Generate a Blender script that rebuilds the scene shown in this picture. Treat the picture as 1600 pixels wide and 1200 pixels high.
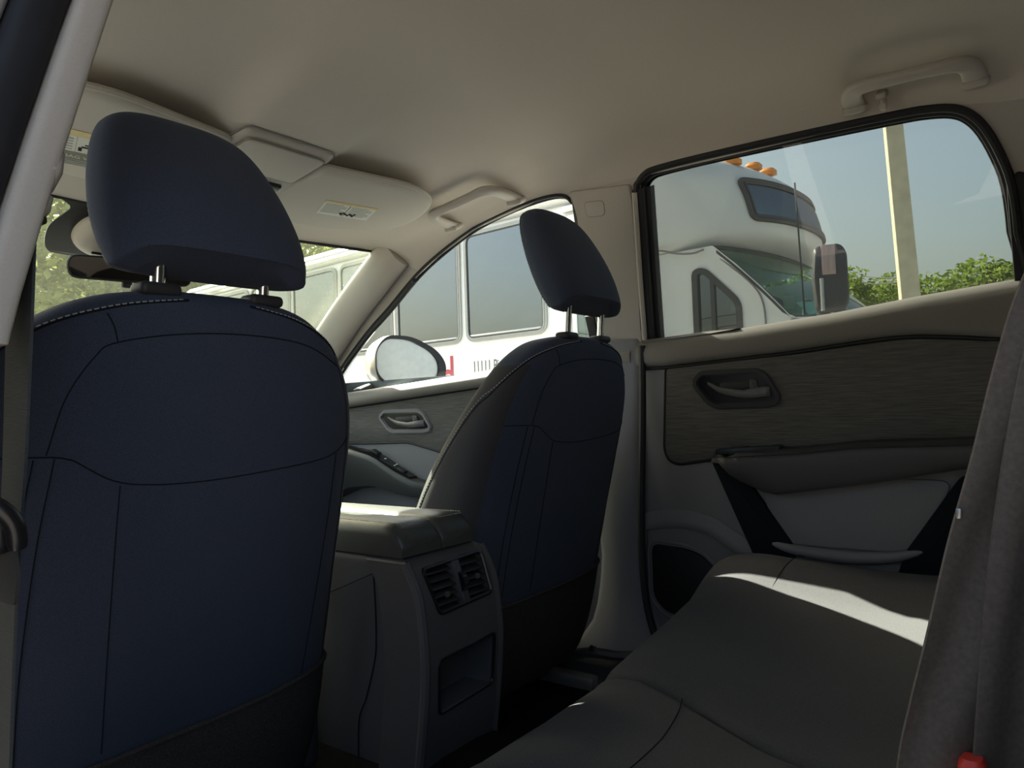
import bpy, bmesh, math, random
from mathutils import Vector as V, Matrix

for o in list(bpy.data.objects):
    bpy.data.objects.remove(o)
scene = bpy.context.scene
R = math.radians
rnd = random.Random(7)

# ------------------------------------------------------------------ camera
# world: metres, +X = right side of the car, +Y = front of the car, ground at z = 0
cam_d = bpy.data.cameras.new('camera')
cam = bpy.data.objects.new('camera', cam_d)
scene.collection.objects.link(cam)
cam_d.sensor_width = 36.0
cam_d.lens = 25.875
cam_d.clip_start = 0.02
cam_d.clip_end = 600
TH, PT, RO = R(53.5), R(2.0), R(2.0)
fw = V((math.sin(TH) * math.cos(PT), math.cos(TH) * math.cos(PT), math.sin(PT)))
r0 = V((math.cos(TH), -math.sin(TH), 0))
u0 = r0.cross(fw)
rr = r0 * math.cos(RO) - u0 * math.sin(RO)
uu = u0 * math.cos(RO) + r0 * math.sin(RO)
cam.matrix_world = Matrix(((rr.x, uu.x, -fw.x, -.858), (rr.y, uu.y, -fw.y, 0),
                           (rr.z, uu.z, -fw.z, 1.02), (0, 0, 0, 1)))
scene.camera = cam

# ------------------------------------------------------------------ sky, sun, exposure
world = bpy.data.worlds.new('sky')
scene.world = world
world.use_nodes = True
wn = world.node_tree
wn.nodes.clear()
wo = wn.nodes.new('ShaderNodeOutputWorld')
wb = wn.nodes.new('ShaderNodeBackground')
sky = wn.nodes.new('ShaderNodeTexSky')
sky.sky_type = 'NISHITA'
sky.sun_disc = False
SUN_EL, SUN_AZ = 39.1, 14.0
sky.sun_elevation = R(SUN_EL)
sky.sun_rotation = R(SUN_AZ)
sky.air_density = 1.3
sky.dust_density = 6.0
sky.ozone_density = 1.5
wb.inputs[1].default_value = 0.11
wn.links.new(sky.outputs[0], wb.inputs[0])
wn.links.new(wb.outputs[0], wo.inputs[0])
sun_d = bpy.data.lights.new('sun', 'SUN')
sun_d.energy = 6.5
sun_d.angle = R(0.6)
sun_d.color = (1, .95, .86)
sun = bpy.data.objects.new('sun', sun_d)
scene.collection.objects.link(sun)
sdir = V((math.sin(R(SUN_AZ)) * math.cos(R(SUN_EL)), math.cos(R(SUN_AZ)) * math.cos(R(SUN_EL)), math.sin(R(SUN_EL))))
sun.rotation_euler = sdir.to_track_quat('Z', 'Y').to_euler()
sun.location = (0, 20, 20)
vs = scene.view_settings
vs.view_transform = 'Standard'
vs.look = 'None'
vs.gamma = 1
vs.use_curve_mapping = False
vs.exposure = 2.15

def dense_edges(p, m=.08):
    out = []
    for i in range(len(p)):
        a, b = V(p[i - 1]), V(p[i])
        k = max(1, int((b - a).length / m))
        for j in range(k): out.append(tuple(a.lerp(b, j / k)))
    return out

# ------------------------------------------------------------------ materials
def new_mat(name):
    m = bpy.data.materials.new(name)
    m.use_nodes = True
    nt = m.node_tree
    nt.nodes.clear()
    out = nt.nodes.new('ShaderNodeOutputMaterial')
    return m, nt, out

def mat(name, col, rough=.6, metal=0., spec=.4, scale=60., var=.08, bump=.0, bscale=None, stretch=None, sheen=0., coat=0., kind='noise', detail=3., bdist=.002):
    m, nt, out = new_mat(name)
    b = nt.nodes.new('ShaderNodeBsdfPrincipled')
    nt.links.new(b.outputs[0], out.inputs[0])
    tc = nt.nodes.new('ShaderNodeTexCoord')
    mp = nt.nodes.new('ShaderNodeMapping')
    if stretch:
        mp.inputs['Scale'].default_value = stretch
    nt.links.new(tc.outputs['Object'], mp.inputs[0])
    n = nt.nodes.new('ShaderNodeTexNoise')
    n.inputs['Scale'].default_value = scale
    n.inputs['Detail'].default_value = detail
    nt.links.new(mp.outputs[0], n.inputs['Vector'])
    r = nt.nodes.new('ShaderNodeValToRGB')
    r.color_ramp.elements[0].position = .3
    r.color_ramp.elements[1].position = .7
    r.color_ramp.elements[0].color = tuple(c * (1 - var) for c in col) + (1,)
    r.color_ramp.elements[1].color = tuple(min(1, c * (1 + var)) for c in col) + (1,)
    nt.links.new(n.outputs['Fac'], r.inputs[0])
    nt.links.new(r.outputs[0], b.inputs['Base Color'])
    b.inputs['Roughness'].default_value = rough
    b.inputs['Metallic'].default_value = metal
    b.inputs['Specular IOR Level'].default_value = spec
    b.inputs['Sheen Weight'].default_value = sheen
    b.inputs['Coat Weight'].default_value = coat
    if bump:
        if kind == 'wave':
            n2 = nt.nodes.new('ShaderNodeTexWave')
            n2.bands_direction = 'Z'
            n2.inputs['Distortion'].default_value = 1.0
            n2.inputs['Detail'].default_value = 2
        else:
            n2 = nt.nodes.new('ShaderNodeTexNoise')
            n2.inputs['Detail'].default_value = 2
        n2.inputs['Scale'].default_value = bscale or scale
        nt.links.new(mp.outputs[0], n2.inputs['Vector'])
        bp = nt.nodes.new('ShaderNodeBump')
        bp.inputs['Strength'].default_value = bump
        bp.inputs['Distance'].default_value = bdist
        nt.links.new(n2.outputs['Fac'], bp.inputs['Height'])
        nt.links.new(bp.outputs[0], b.inputs['Normal'])
    return m

def glass_mat(name, tint, refl=1.0, haze=0.0, hazecol=(.8, .8, .75)):
    """thin pane: tinted straight-through light, Fresnel mirror on top, a little dust"""
    m, nt, out = new_mat(name)
    t = nt.nodes.new('ShaderNodeBsdfTransparent')
    t.inputs[0].default_value = tuple(tint) + (1,)
    g = nt.nodes.new('ShaderNodeBsdfGlossy')
    g.inputs['Roughness'].default_value = 0.0
    fr = nt.nodes.new('ShaderNodeFresnel')
    fr.inputs['IOR'].default_value = 1.45
    mu = nt.nodes.new('ShaderNodeMath')
    mu.operation = 'MULTIPLY'
    mu.inputs[1].default_value = refl
    nt.links.new(fr.outputs[0], mu.inputs[0])
    # only the outward faces of the pane reflect; light leaves the pane unhindered
    ge = nt.nodes.new('ShaderNodeNewGeometry')
    inv = nt.nodes.new('ShaderNodeMath')
    inv.operation = 'SUBTRACT'
    inv.inputs[0].default_value = 1.0
    nt.links.new(ge.outputs['Backfacing'], inv.inputs[1])
    m3 = nt.nodes.new('ShaderNodeMath')
    m3.operation = 'MULTIPLY'
    nt.links.new(mu.outputs[0], m3.inputs[0])
    nt.links.new(inv.outputs[0], m3.inputs[1])
    mx = nt.nodes.new('ShaderNodeMixShader')
    nt.links.new(m3.outputs[0], mx.inputs[0])
    nt.links.new(t.outputs[0], mx.inputs[1])
    nt.links.new(g.outputs[0], mx.inputs[2])
    last = mx
    if haze:
        d = nt.nodes.new('ShaderNodeBsdfTranslucent')
        d.inputs[0].default_value = tuple(hazecol) + (1,)
        n = nt.nodes.new('ShaderNodeTexNoise')
        n.inputs['Scale'].default_value = 9
        n.inputs['Detail'].default_value = 8
        tc = nt.nodes.new('ShaderNodeTexCoord')
        nt.links.new(tc.outputs['Object'], n.inputs['Vector'])
        mr = nt.nodes.new('ShaderNodeMapRange')
        mr.inputs[1].default_value = .3
        mr.inputs[2].default_value = .75
        mr.inputs[3].default_value = haze * .7
        mr.inputs[4].default_value = haze * 1.3
        nt.links.new(n.outputs['Fac'], mr.inputs[0])
        m2 = nt.nodes.new('ShaderNodeMixShader')
        nt.links.new(mr.outputs[0], m2.inputs[0])
        nt.links.new(mx.outputs[0], m2.inputs[1])
        nt.links.new(d.outputs[0], m2.inputs[2])
        last = m2
    nt.links.new(last.outputs[0], out.inputs[0])
    return m

M = {}
M['headliner'] = mat('headliner_fabric', (.57, .515, .44), .95, scale=900, var=.05, bump=.15, bscale=1400, bdist=.0006)
M['beige'] = mat('beige_plastic', (.46, .42, .365), .62, scale=500, var=.03, bump=.1, bscale=1500, bdist=.0004)
M['visor'] = mat('visor_cloth', (.50, .465, .40), .9, scale=700, var=.05, bump=.1, bscale=1400, bdist=.0004)
M['rail'] = mat('door_rail_soft_trim', (.22, .20, .18), .6, scale=600, var=.06, bump=.2, bscale=1500, bdist=.0004)
M['seat'] = mat('seat_cloth', (.052, .064, .098), .92, spec=.2, scale=1200, var=.28, bump=.25, bscale=1600, bdist=.0006, sheen=.06)
M['seat_side'] = mat('seat_side_cloth', (.052, .049, .053), .9, spec=.2, scale=1200, var=.25, bump=.25, bscale=1600, bdist=.0006, sheen=.08)
M['bench'] = mat('bench_cloth', (.10, .098, .098), .93, spec=.2, scale=1000, var=.3, bump=.3, bscale=1500, bdist=.0006, sheen=.06)
M['panel'] = mat('seat_back_carpet', (.06, .053, .05), .97, spec=.15, scale=700, var=.45, bump=.6, bscale=900, bdist=.001)
M['seam'] = mat('seam_dark', (.014, .016, .022), .9, spec=.1)
M['stitch'] = mat('stitch_thread', (.42, .42, .40), .8)
M['dark'] = mat('dark_plastic', (.036, .035, .037), .55, scale=800, var=.1, bump=.15, bscale=1400, bdist=.0003)
M['door'] = mat('door_plastic_lifted', (.23, .22, .232), .6, scale=800, var=.1, bump=.15, bscale=1400, bdist=.0003)  # same plastic as the console, with lifted shade put into its colour
M['console'] = mat('console_plastic', (.085, .08, .084), .55, scale=800, var=.1, bump=.15, bscale=1400, bdist=.0003)  # same plastic as the doors, without their shade lift
M['lever'] = mat('handle_lever', (.13, .13, .13), .3, spec=.6)
M['black'] = mat('black_gloss', (.010, .010, .011), .3)
M['rubber'] = mat('rubber_seal', (.014, .014, .016), .6)
M['insert'] = mat('ribbed_door_cloth', (.12, .112, .105), .85, scale=420, var=.26, bump=.7, bscale=420, stretch=(1, .05, 1), kind='noise', bdist=.002)
M['leather'] = mat('leatherette', (.045, .047, .045), .45, spec=.6, scale=500, var=.1, bump=.05, bscale=700, bdist=.0004)
M['chrome'] = mat('chrome', (.75, .75, .76), .12, metal=1, var=.02)
M['belt'] = mat('belt_webbing', (.040, .045, .045), .8, scale=300, var=.2, bump=.5, bscale=300, stretch=(.2, .2, 6), bdist=.0006)
M['belt2'] = mat('belt_webbing_brown', (.19, .16, .13), .8, scale=300, var=.15, bump=.4, bscale=500, bdist=.0005)
M['red'] = mat('red_button', (.75, .06, .035), .4)
M['carpet'] = mat('floor_carpet', (.012, .011, .011), .98, spec=.1, scale=500, var=.5, bump=.8, bscale=700, bdist=.002)
M['paint'] = mat('car_paint', (.16, .19, .25), .3, metal=.5, coat=.6, var=.02)
M['mirror'] = mat('mirror_glass', (.30, .42, .46), .0, metal=1, var=.0)
M['mirror_in'] = mat('mirror_glass_tinted', (.62, .58, .54), .02, metal=1, var=.0)
M['label'] = mat('label_paper', (.62, .62, .55), .6, var=.02)
M['label_yellow'] = mat('label_yellow', (.62, .50, .22), .6, var=.05)
M['label_dark'] = mat('label_dark', (.16, .15, .10), .6, var=.05)
M['ink'] = mat('label_ink', (.025, .025, .025), .8, spec=.1)
M['ink_grey'] = mat('label_ink_grey', (.33, .33, .30), .7)
M['ledwhite'] = mat('switch_mark', (.75, .78, .78), .4)
M['windshield'] = glass_mat('windshield_glass', (.87, .915, .84), .8, haze=.010, hazecol=(.75, .78, .62))
M['glass'] = glass_mat('door_glass', (.95, .98, .955), .8)
M['privacy'] = glass_mat('tinted_glass', (.485, .505, .475), .9, haze=.004)
M['dust'] = mat('windshield_dust', (.75, .75, .6), .9, var=.1)
M['bus'] = mat('bus_white', (.70, .695, .66), .45, scale=3, var=.03)
M['bus_seam'] = mat('bus_seam', (.22, .21, .19), .7)
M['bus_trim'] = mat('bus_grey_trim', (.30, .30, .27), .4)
M['bus_rubber'] = mat('bus_rubber', (.045, .045, .045), .5)
M['painted_reflection'] = mat('mirror_reflection', (.36, .27, .25), .35, scale=60, var=.25, stretch=(1, 1, .08))  # brownish reflection on the bus mirror, put in as colour
M['amber'] = mat('amber_lens', (.85, .30, .03), .25, coat=.5)
M['redprint'] = mat('red_print', (.42, .05, .07), .5)
M['greyprint'] = mat('grey_print', (.10, .10, .10), .5)
M['bus_alu'] = mat('bus_aluminium', (.55, .55, .53), .3, metal=.8, var=.05)
M['bounce_ground'] = mat('bounce_ground', (.40, .39, .36), .9, scale=40, var=.2, bump=.3, bscale=120, bdist=.01)  # pale concrete tone, raised to bounce more light into the cabin
M['dim_ground'] = mat('dim_ground_tone', (.24, .217, .20), .9, scale=30, var=.2, bump=.3, bscale=120, bdist=.01)
M['pole'] = mat('concrete_pole', (.50, .46, .33), .8, scale=8, var=.12, bump=.3, bscale=60, bdist=.01)
M['bark'] = mat('tree_bark', (.10, .08, .055), .95, scale=12, var=.4, bump=.6, bscale=20, bdist=.03)
M['wire'] = mat('cable', (.03, .03, .03), .6)
M['van'] = mat('van_dark', (.05, .05, .055), .35, coat=.4)
M['tyre'] = mat('tyre_rubber', (.02, .02, .02), .8, bump=.3, bscale=40)

def leaf_mat(name, c0, c1, trans=.35):
    m, nt, out = new_mat(name)
    tc = nt.nodes.new('ShaderNodeTexCoord')
    n = nt.nodes.new('ShaderNodeTexNoise')
    n.inputs['Scale'].default_value = 1.6
    n.inputs['Detail'].default_value = 6
    nt.links.new(tc.outputs['Object'], n.inputs['Vector'])
    r = nt.nodes.new('ShaderNodeValToRGB')
    r.color_ramp.elements[0].position = .35
    r.color_ramp.elements[1].position = .68
    r.color_ramp.elements[0].color = tuple(c0) + (1,)
    r.color_ramp.elements[1].color = tuple(c1) + (1,)
    nt.links.new(n.outputs['Fac'], r.inputs[0])
    d = nt.nodes.new('ShaderNodeBsdfDiffuse')
    t = nt.nodes.new('ShaderNodeBsdfTranslucent')
    nt.links.new(r.outputs[0], d.inputs[0])
    nt.links.new(r.outputs[0], t.inputs[0])
    mx = nt.nodes.new('ShaderNodeMixShader')
    mx.inputs[0].default_value = trans
    nt.links.new(d.outputs[0], mx.inputs[1])
    nt.links.new(t.outputs[0], mx.inputs[2])
    nt.links.new(mx.outputs[0], out.inputs[0])
    return m

M['leaf_a'] = leaf_mat('leaf_green', (.10, .16, .025), (.30, .38, .07))
M['leaf_b'] = leaf_mat('leaf_olive', (.14, .15, .05), (.34, .36, .13))
M['leaf_c'] = leaf_mat('leaf_pale', (.20, .25, .08), (.42, .47, .18))

def bus_glass(name, dark, refl, tint):
    m, nt, out = new_mat(name)
    d = nt.nodes.new('ShaderNodeBsdfTransparent')
    d.inputs[0].default_value = tuple(tint) + (1,)
    b = nt.nodes.new('ShaderNodeBsdfDiffuse')
    b.inputs[0].default_value = tuple(dark) + (1,)
    g = nt.nodes.new('ShaderNodeBsdfGlossy')
    g.inputs['Roughness'].default_value = .015
    g.inputs[0].default_value = (.85, .9, .92, 1)
    n = nt.nodes.new('ShaderNodeTexNoise')
    n.inputs['Scale'].default_value = 2.2
    tc = nt.nodes.new('ShaderNodeTexCoord')
    nt.links.new(tc.outputs['Object'], n.inputs['Vector'])
    bp = nt.nodes.new('ShaderNodeBump')
    bp.inputs['Strength'].default_value = .12
    bp.inputs['Distance'].default_value = .02
    nt.links.new(n.outputs['Fac'], bp.inputs['Height'])
    nt.links.new(bp.outputs[0], g.inputs['Normal'])
    m1 = nt.nodes.new('ShaderNodeMixShader')
    m1.inputs[0].default_value = .5
    nt.links.new(d.outputs[0], m1.inputs[1])
    nt.links.new(b.outputs[0], m1.inputs[2])
    m2 = nt.nodes.new('ShaderNodeMixShader')
    m2.inputs[0].default_value = refl
    nt.links.new(m1.outputs[0], m2.inputs[1])
    nt.links.new(g.outputs[0], m2.inputs[2])
    nt.links.new(m2.outputs[0], out.inputs[0])
    return m

M['bus_glass'] = bus_glass('bus_window_glass', (.03, .03, .035), .22, (.10, .11, .12))
M['bus_glass_green'] = bus_glass('bus_door_glass', (.06, .09, .08), .2, (.45, .55, .5))
M['bus_shield'] = glass_mat('bus_windshield', (.74, .90, .84), .8)

# ------------------------------------------------------------------ helpers
COL = scene.collection
ORG = {}

def thing(name, loc, label, cat, group=None, kind=None):
    o = bpy.data.objects.new(name, None)
    COL.objects.link(o)
    o.location = loc
    o.empty_display_size = .05
    ORG[o.name] = V(loc)
    tag(o, label, cat, group, kind)
    return o

def tag(o, label=None, cat=None, group=None, kind=None):
    if label: o['label'] = label
    if cat: o['category'] = cat
    if group: o['group'] = group
    if kind: o['kind'] = kind
    return o

def mk(name, vf, m, parent=None, smooth=True, ang=40, label=None):
    verts, faces = vf
    verts = [V(v) for v in verts]
    if parent is not None:
        org = ORG[parent.name]
    else:
        lo = V((min(v.x for v in verts), min(v.y for v in verts), min(v.z for v in verts)))
        hi = V((max(v.x for v in verts), max(v.y for v in verts), max(v.z for v in verts)))
        org = V(((lo.x + hi.x) / 2, (lo.y + hi.y) / 2, lo.z))
    me = bpy.data.meshes.new(name)
    me.from_pydata([tuple(v - org) for v in verts], [], faces)
    bm = bmesh.new()
    bm.from_mesh(me)
    bmesh.ops.recalc_face_normals(bm, faces=bm.faces)
    bm.to_mesh(me)
    bm.free()
    me.materials.append(M[m])
    if smooth:
        me.polygons.foreach_set('use_smooth', [True] * len(me.polygons))
        me.set_sharp_from_angle(angle=R(ang))
    me.update()
    o = bpy.data.objects.new(name, me)
    COL.objects.link(o)
    if parent is not None:
        o.parent = parent
    else:
        o.location = org
    ORG[o.name] = org
    if label: o['label'] = label
    return o

def join(*vfs):
    vv, ff = [], []
    for v, f in vfs:
        k = len(vv)
        vv += list(v)
        ff += [tuple(i + k for i in q) for q in f]
    return vv, ff

def lerp(a, b, t): return a + (b - a) * t

def interp(tab, x):
    """piecewise linear table [(x, y...), ...]"""
    if x <= tab[0][0]: return tab[0][1:] if len(tab[0]) > 2 else tab[0][1]
    for a, b in zip(tab, tab[1:]):
        if x <= b[0]:
            t = (x - a[0]) / (b[0] - a[0])
            if len(a) > 2: return tuple(lerp(p, q, t) for p, q in zip(a[1:], b[1:]))
            return lerp(a[1], b[1], t)
    return tab[-1][1:] if len(tab[-1]) > 2 else tab[-1][1]

def catmull(pts, per=6, closed=False):
    pts = [tuple(p) for p in pts]
    n = len(pts)
    out = []
    rng = range(n) if closed else range(n - 1)
    for i in rng:
        p1, p2 = pts[i], pts[(i + 1) % n]
        p0 = pts[i - 1] if (i > 0 or closed) else tuple(2 * a - b for a, b in zip(p1, p2))
        p3 = pts[(i + 2) % n] if (i + 2 < n or closed) else tuple(2 * b - a for a, b in zip(p1, p2))
        for k in range(per):
            t = k / per
            out.append(tuple(.5 * (2 * b + (c - a) * t + (2 * a - 5 * b + 4 * c - d) * t * t + (3 * b - a - 3 * c + d) * t ** 3)
                             for a, b, c, d in zip(p0, p1, p2, p3)))
    if not closed: out.append(pts[-1])
    return out

def loft(rings, closed=True, cap=True):
    n = len(rings[0])
    vv = [p for r_ in rings for p in r_]
    ff = []
    for i in range(len(rings) - 1):
        for j in range(n if closed else n - 1):
            a, b = i * n + j, i * n + (j + 1) % n
            ff.append((a, b, b + n, a + n))
    if cap and closed:
        ff.append(tuple(range(n - 1, -1, -1)))
        ff.append(tuple(range((len(rings) - 1) * n, len(rings) * n)))
    return vv, ff

def grid(fn, nu, nv, thick=0.0, direction=None):
    """surface fn(u, v); with thick it becomes a closed shell pushed along direction"""
    P = [[V(fn(i / nu, j / nv)) for j in range(nv + 1)] for i in range(nu + 1)]
    vv = [p for row in P for p in row]
    w = nv + 1
    ff = [(i * w + j, (i + 1) * w + j, (i + 1) * w + j + 1, i * w + j + 1) for i in range(nu) for j in range(nv)]
    if thick:
        d = V(direction).normalized() * thick
        k = len(vv)
        vv2 = [p + d for p in vv]
        ff2 = [tuple(x + k for x in reversed(q)) for q in ff]
        border = [i * w for i in range(nu + 1)] + [nu * w + j for j in range(1, nv + 1)] + \
                 [i * w + nv for i in range(nu - 1, -1, -1)] + [j for j in range(nv - 1, 0, -1)]
        side = []
        for a, b in zip(border, border[1:] + border[:1]):
            side.append((a, b, b + k, a + k))
        return vv + vv2, ff + ff2 + side
    return vv, ff

def tube(path, r, n=8, closed=False):
    path = [V(p) for p in path]
    m = len(path)
    rs = r if isinstance(r, (list, tuple)) else [r] * m
    rings = []
    nrm = None
    for i in range(m):
        if closed:
            t = (path[(i + 1) % m] - path[i - 1])
        else:
            t = path[min(i + 1, m - 1)] - path[max(i - 1, 0)]
        t.normalize()
        if nrm is None:
            a = V((0, 0, 1)) if abs(t.z) < .9 else V((1, 0, 0))
            nrm = (a - t * a.dot(t)).normalized()
        else:
            nrm = (nrm - t * nrm.dot(t))
            if nrm.length < 1e-6: nrm = V((0, 0, 1))
            nrm.normalize()
        bn = t.cross(nrm)
        rings.append([path[i] + (nrm * math.cos(2 * math.pi * k / n) + bn * math.sin(2 * math.pi * k / n)) * rs[i] for k in range(n)])
    if closed:
        rings.append(rings[0])
        return loft(rings, cap=False)
    return loft(rings)

def area2(p):
    return sum(p[i - 1][0] * p[i][1] - p[i][0] * p[i - 1][1] for i in range(len(p))) / 2

def inset(poly, d):
    n = len(poly)
    if area2(poly) < 0: d = -d
    out = []
    for i in range(n):
        a, b, c = poly[i - 1], poly[i], poly[(i + 1) % n]
        e1 = V((b[0] - a[0], b[1] - a[1])); e2 = V((c[0] - b[0], c[1] - b[1]))
        if e1.length < 1e-9: e1 = e2
        if e2.length < 1e-9: e2 = e1
        e1.normalize(); e2.normalize()
        n1 = V((-e1.y, e1.x)); n2 = V((-e2.y, e2.x))
        m_ = n1 + n2
        if m_.length < 1e-6: m_ = n1
        m_.normalize()
        k = max(.35, m_.dot(n1))
        out.append((b[0] + m_.x * d / k, b[1] + m_.y * d / k))
    return out

def rpoly(pts, r, n=5):
    """round the corners of a polygon; r scalar or list"""
    out = []
    m = len(pts)
    rs = r if isinstance(r, (list, tuple)) else [r] * m
    for i in range(m):
        a, b, c = V(pts[i - 1]), V(pts[i]), V(pts[(i + 1) % m])
        r_ = min(rs[i], (a - b).length * .49, (c - b).length * .49)
        if r_ <= 0:
            out.append(tuple(b)); continue
        p = b + (a - b).normalized() * r_
        q = b + (c - b).normalized() * r_
        for k in range(n + 1):
            t = k / n
            out.append(tuple(p * (1 - t) ** 2 + b * 2 * t * (1 - t) + q * t * t))
    return out

def prism(poly, fmap, d0, d1, bev=0.0, seg=2):
    """outline poly in (a, b), extruded from d0 (hidden side) to d1 (shown side, bevelled)"""
    rings = [[fmap(a, b, d0) for a, b in poly]]
    if bev:
        sg = 1 if d1 > d0 else -1
        for k in range(seg + 1):
            t = k / seg * math.pi / 2
            p2 = inset(poly, bev * (1 - math.cos(t)))
            rings.append([fmap(a, b, d1 - sg * bev * (1 - math.sin(t))) for a, b in p2])
    else:
        rings.append([fmap(a, b, d1) for a, b in poly])
    return loft(rings)

def ring_plate(outer, inner, fmap, d0, d1):
    """frame between two outlines with equal point counts"""
    n = len(outer)
    A = [fmap(a, b, d0) for a, b in outer]; B = [fmap(a, b, d1) for a, b in outer]
    Cc = [fmap(a, b, d1) for a, b in inner]; D = [fmap(a, b, d0) for a, b in inner]
    vv, ff = loft([A, B, Cc, D, A], cap=False)
    return vv, ff

def holed(outer, holes, fmap, d0, d1):
    bm = bmesh.new()
    loops = []
    for lp in [outer] + holes:
        vs_ = [bm.verts.new((a, b, 0)) for a, b in lp]
        loops.append(vs_)
        for i in range(len(vs_)):
            bm.edges.new((vs_[i - 1], vs_[i]))
    bmesh.ops.triangle_fill(bm, edges=bm.edges[:], use_beauty=True)
    bm.verts.index_update()
    pts = [(v.co.x, v.co.y) for v in bm.verts]
    tris = [tuple(v.index for v in f.verts) for f in bm.faces]
    li = [[v.index for v in lp] for lp in loops]
    bm.free()
    k = len(pts)
    vv = [fmap(a, b, d0) for a, b in pts] + [fmap(a, b, d1) for a, b in pts]
    ff = tris + [tuple(i + k for i in reversed(t)) for t in tris]
    for lp in li:
        for i in range(len(lp)):
            a, b = lp[i - 1], lp[i]
            ff.append((a, b, b + k, a + k))
    return vv, ff

def rbox(c, size, bev=.005, seg=2, rot=None):
    bm = bmesh.new()
    bmesh.ops.create_cube(bm, size=1)
    for v in bm.verts:
        v.co = V((v.co.x * size[0], v.co.y * size[1], v.co.z * size[2]))
    if bev:
        bmesh.ops.bevel(bm, geom=bm.edges[:], offset=bev, segments=seg, profile=.5, affect='EDGES')
    bm.verts.index_update()
    mt = rot.to_matrix() if rot is not None and hasattr(rot, 'to_matrix') else (rot if rot is not None else Matrix.Identity(3))
    vv = [mt @ v.co + V(c) for v in bm.verts]
    ff = [tuple(v.index for v in f.verts) for f in bm.faces]
    bm.free()
    return vv, ff

def dashes(path, r, dash, gap):
    """stitches along a polyline"""
    path = [V(p) for p in path]
    out = []
    L = [0]
    for a, b in zip(path, path[1:]): L.append(L[-1] + (b - a).length)
    def at(s):
        for i in range(len(path) - 1):
            if s <= L[i + 1]:
                return path[i].lerp(path[i + 1], (s - L[i]) / max(1e-9, L[i + 1] - L[i]))
        return path[-1]
    s = 0
    while s + dash < L[-1]:
        out.append(tube([at(s), at(s + dash)], r, 4))
        s += dash + gap
    return join(*out)

def text_mesh(body, size, o, ex, ey, en, depth=.001, mirror=False, cond=1.0):
    cu = bpy.data.curves.new('txt', 'FONT')
    cu.body = body
    cu.size = size
    cu.resolution_u = 3
    ob = bpy.data.objects.new('txt', cu)
    COL.objects.link(ob)
    dg = bpy.context.evaluated_depsgraph_get()
    me = bpy.data.meshes.new_from_object(ob.evaluated_get(dg))
    ex, ey, en, o = V(ex), V(ey), V(en), V(o)
    vv = [o + ex * (v.co.x * cond) + ey * v.co.y + en * depth for v in me.vertices]
    ff = [tuple(p.vertices) for p in me.polygons]
    bpy.data.objects.remove(ob)
    bpy.data.curves.remove(cu)
    bpy.data.meshes.remove(me)
    return vv, ff

def sellipse(w, h, n, k):
    """superellipse ring points (a, b)"""
    out = []
    for i in range(k):
        t = 2 * math.pi * i / k
        c, s = math.cos(t), math.sin(t)
        out.append((w * math.copysign(abs(c) ** (2 / n), c), h * math.copysign(abs(s) ** (2 / n), s)))
    return out

# ================================================================== THE CAR: setting
def sideR(y, z, d=0.0):   # inner plane of the right body side above the belt, d = outwards
    return V((.78 - .36 * (z - 1.1) + d * .94, y, z + d * .34))

def sideL(y, z, d=0.0):
    p = sideR(y, z, d)
    return V((-p.x, p.y, p.z))

def sstep(a, b, x):
    t = max(0, min(1, (x - a) / (b - a)))
    return t * t * (3 - 2 * t)

XE = [(-1.0, .60), (.05, .632), (.2, .628), (1.0, .626), (1.21, .637), (1.34, .652), (1.46, .667), (1.6, .69)]
ZE = [(-1.0, 1.47), (.0, 1.505), (.12, 1.520), (.25, 1.527), (1.0, 1.529), (1.21, 1.497), (1.34, 1.455), (1.46, 1.412), (1.55, 1.385)]
ZC = [(-1.0, 1.59), (.6, 1.63), (.9, 1.612), (1.15, 1.565), (1.3, 1.545), (1.5, 1.52), (1.66, 1.497)]
GP = [(0, 1), (.4, .965), (.64, .885), (.8, .76), (.9, .56), (.955, .33), (1, 0)]

def front_edge(x):
    a = abs(x)
    return 1.66 - .08 * (x / .64) ** 2 - .10 * sstep(.60, .66, a)

def ceil_z(x, y):
    xe = interp(XE, y)
    u = min(1, abs(x) / xe)
    ze, zc = interp(ZE, y), interp(ZC, y)
    if y > 1.4: ze = max(ze, lerp(ze, 1.49, sstep(1.42, 1.58, y)))
    z = ze + (zc - ze) * interp(GP, u)
    dip = .034 * (1 - sstep(.085, .165, abs(x))) * sstep(.80, 1.14, y)
    dip *= 1 - sstep(1.45, 1.62, y)
    return z - dip

def ceil_fn(u, v):
    y0 = -1.0
    uu_ = u * 2 - 1
    uu_ = math.copysign(1 - (1 - abs(uu_)) ** 1.35, uu_)
    x = uu_ * .64
    y = lerp(y0, front_edge(x), v)
    xe = interp(XE, y)
    x = uu_ * xe
    return V((x, y, ceil_z(x, y)))

ceiling = mk('ceiling', grid(ceil_fn, 64, 90, .035, (0, 0, 1)), 'headliner', ang=60)
tag(ceiling, 'beige grey cloth headliner over the cabin', 'ceiling', kind='structure')

# outer roof skin
def roof_fn(u, v):
    x = (u * 2 - 1) * .66
    y = lerp(-1.1, 1.62 - .08 * (x / .64) ** 2, v)
    return V((x, y, 1.67 + .03 * (1 - (x / .66) ** 2) - .085 * sstep(.9, 1.65, y) - .05 * sstep(.54, .66, abs(x)) - .05 * sstep(-.4, -1.1, y)))
mk('roof_skin', grid(roof_fn, 24, 30, .012, (0, 0, 1)), 'paint', ceiling)

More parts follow.
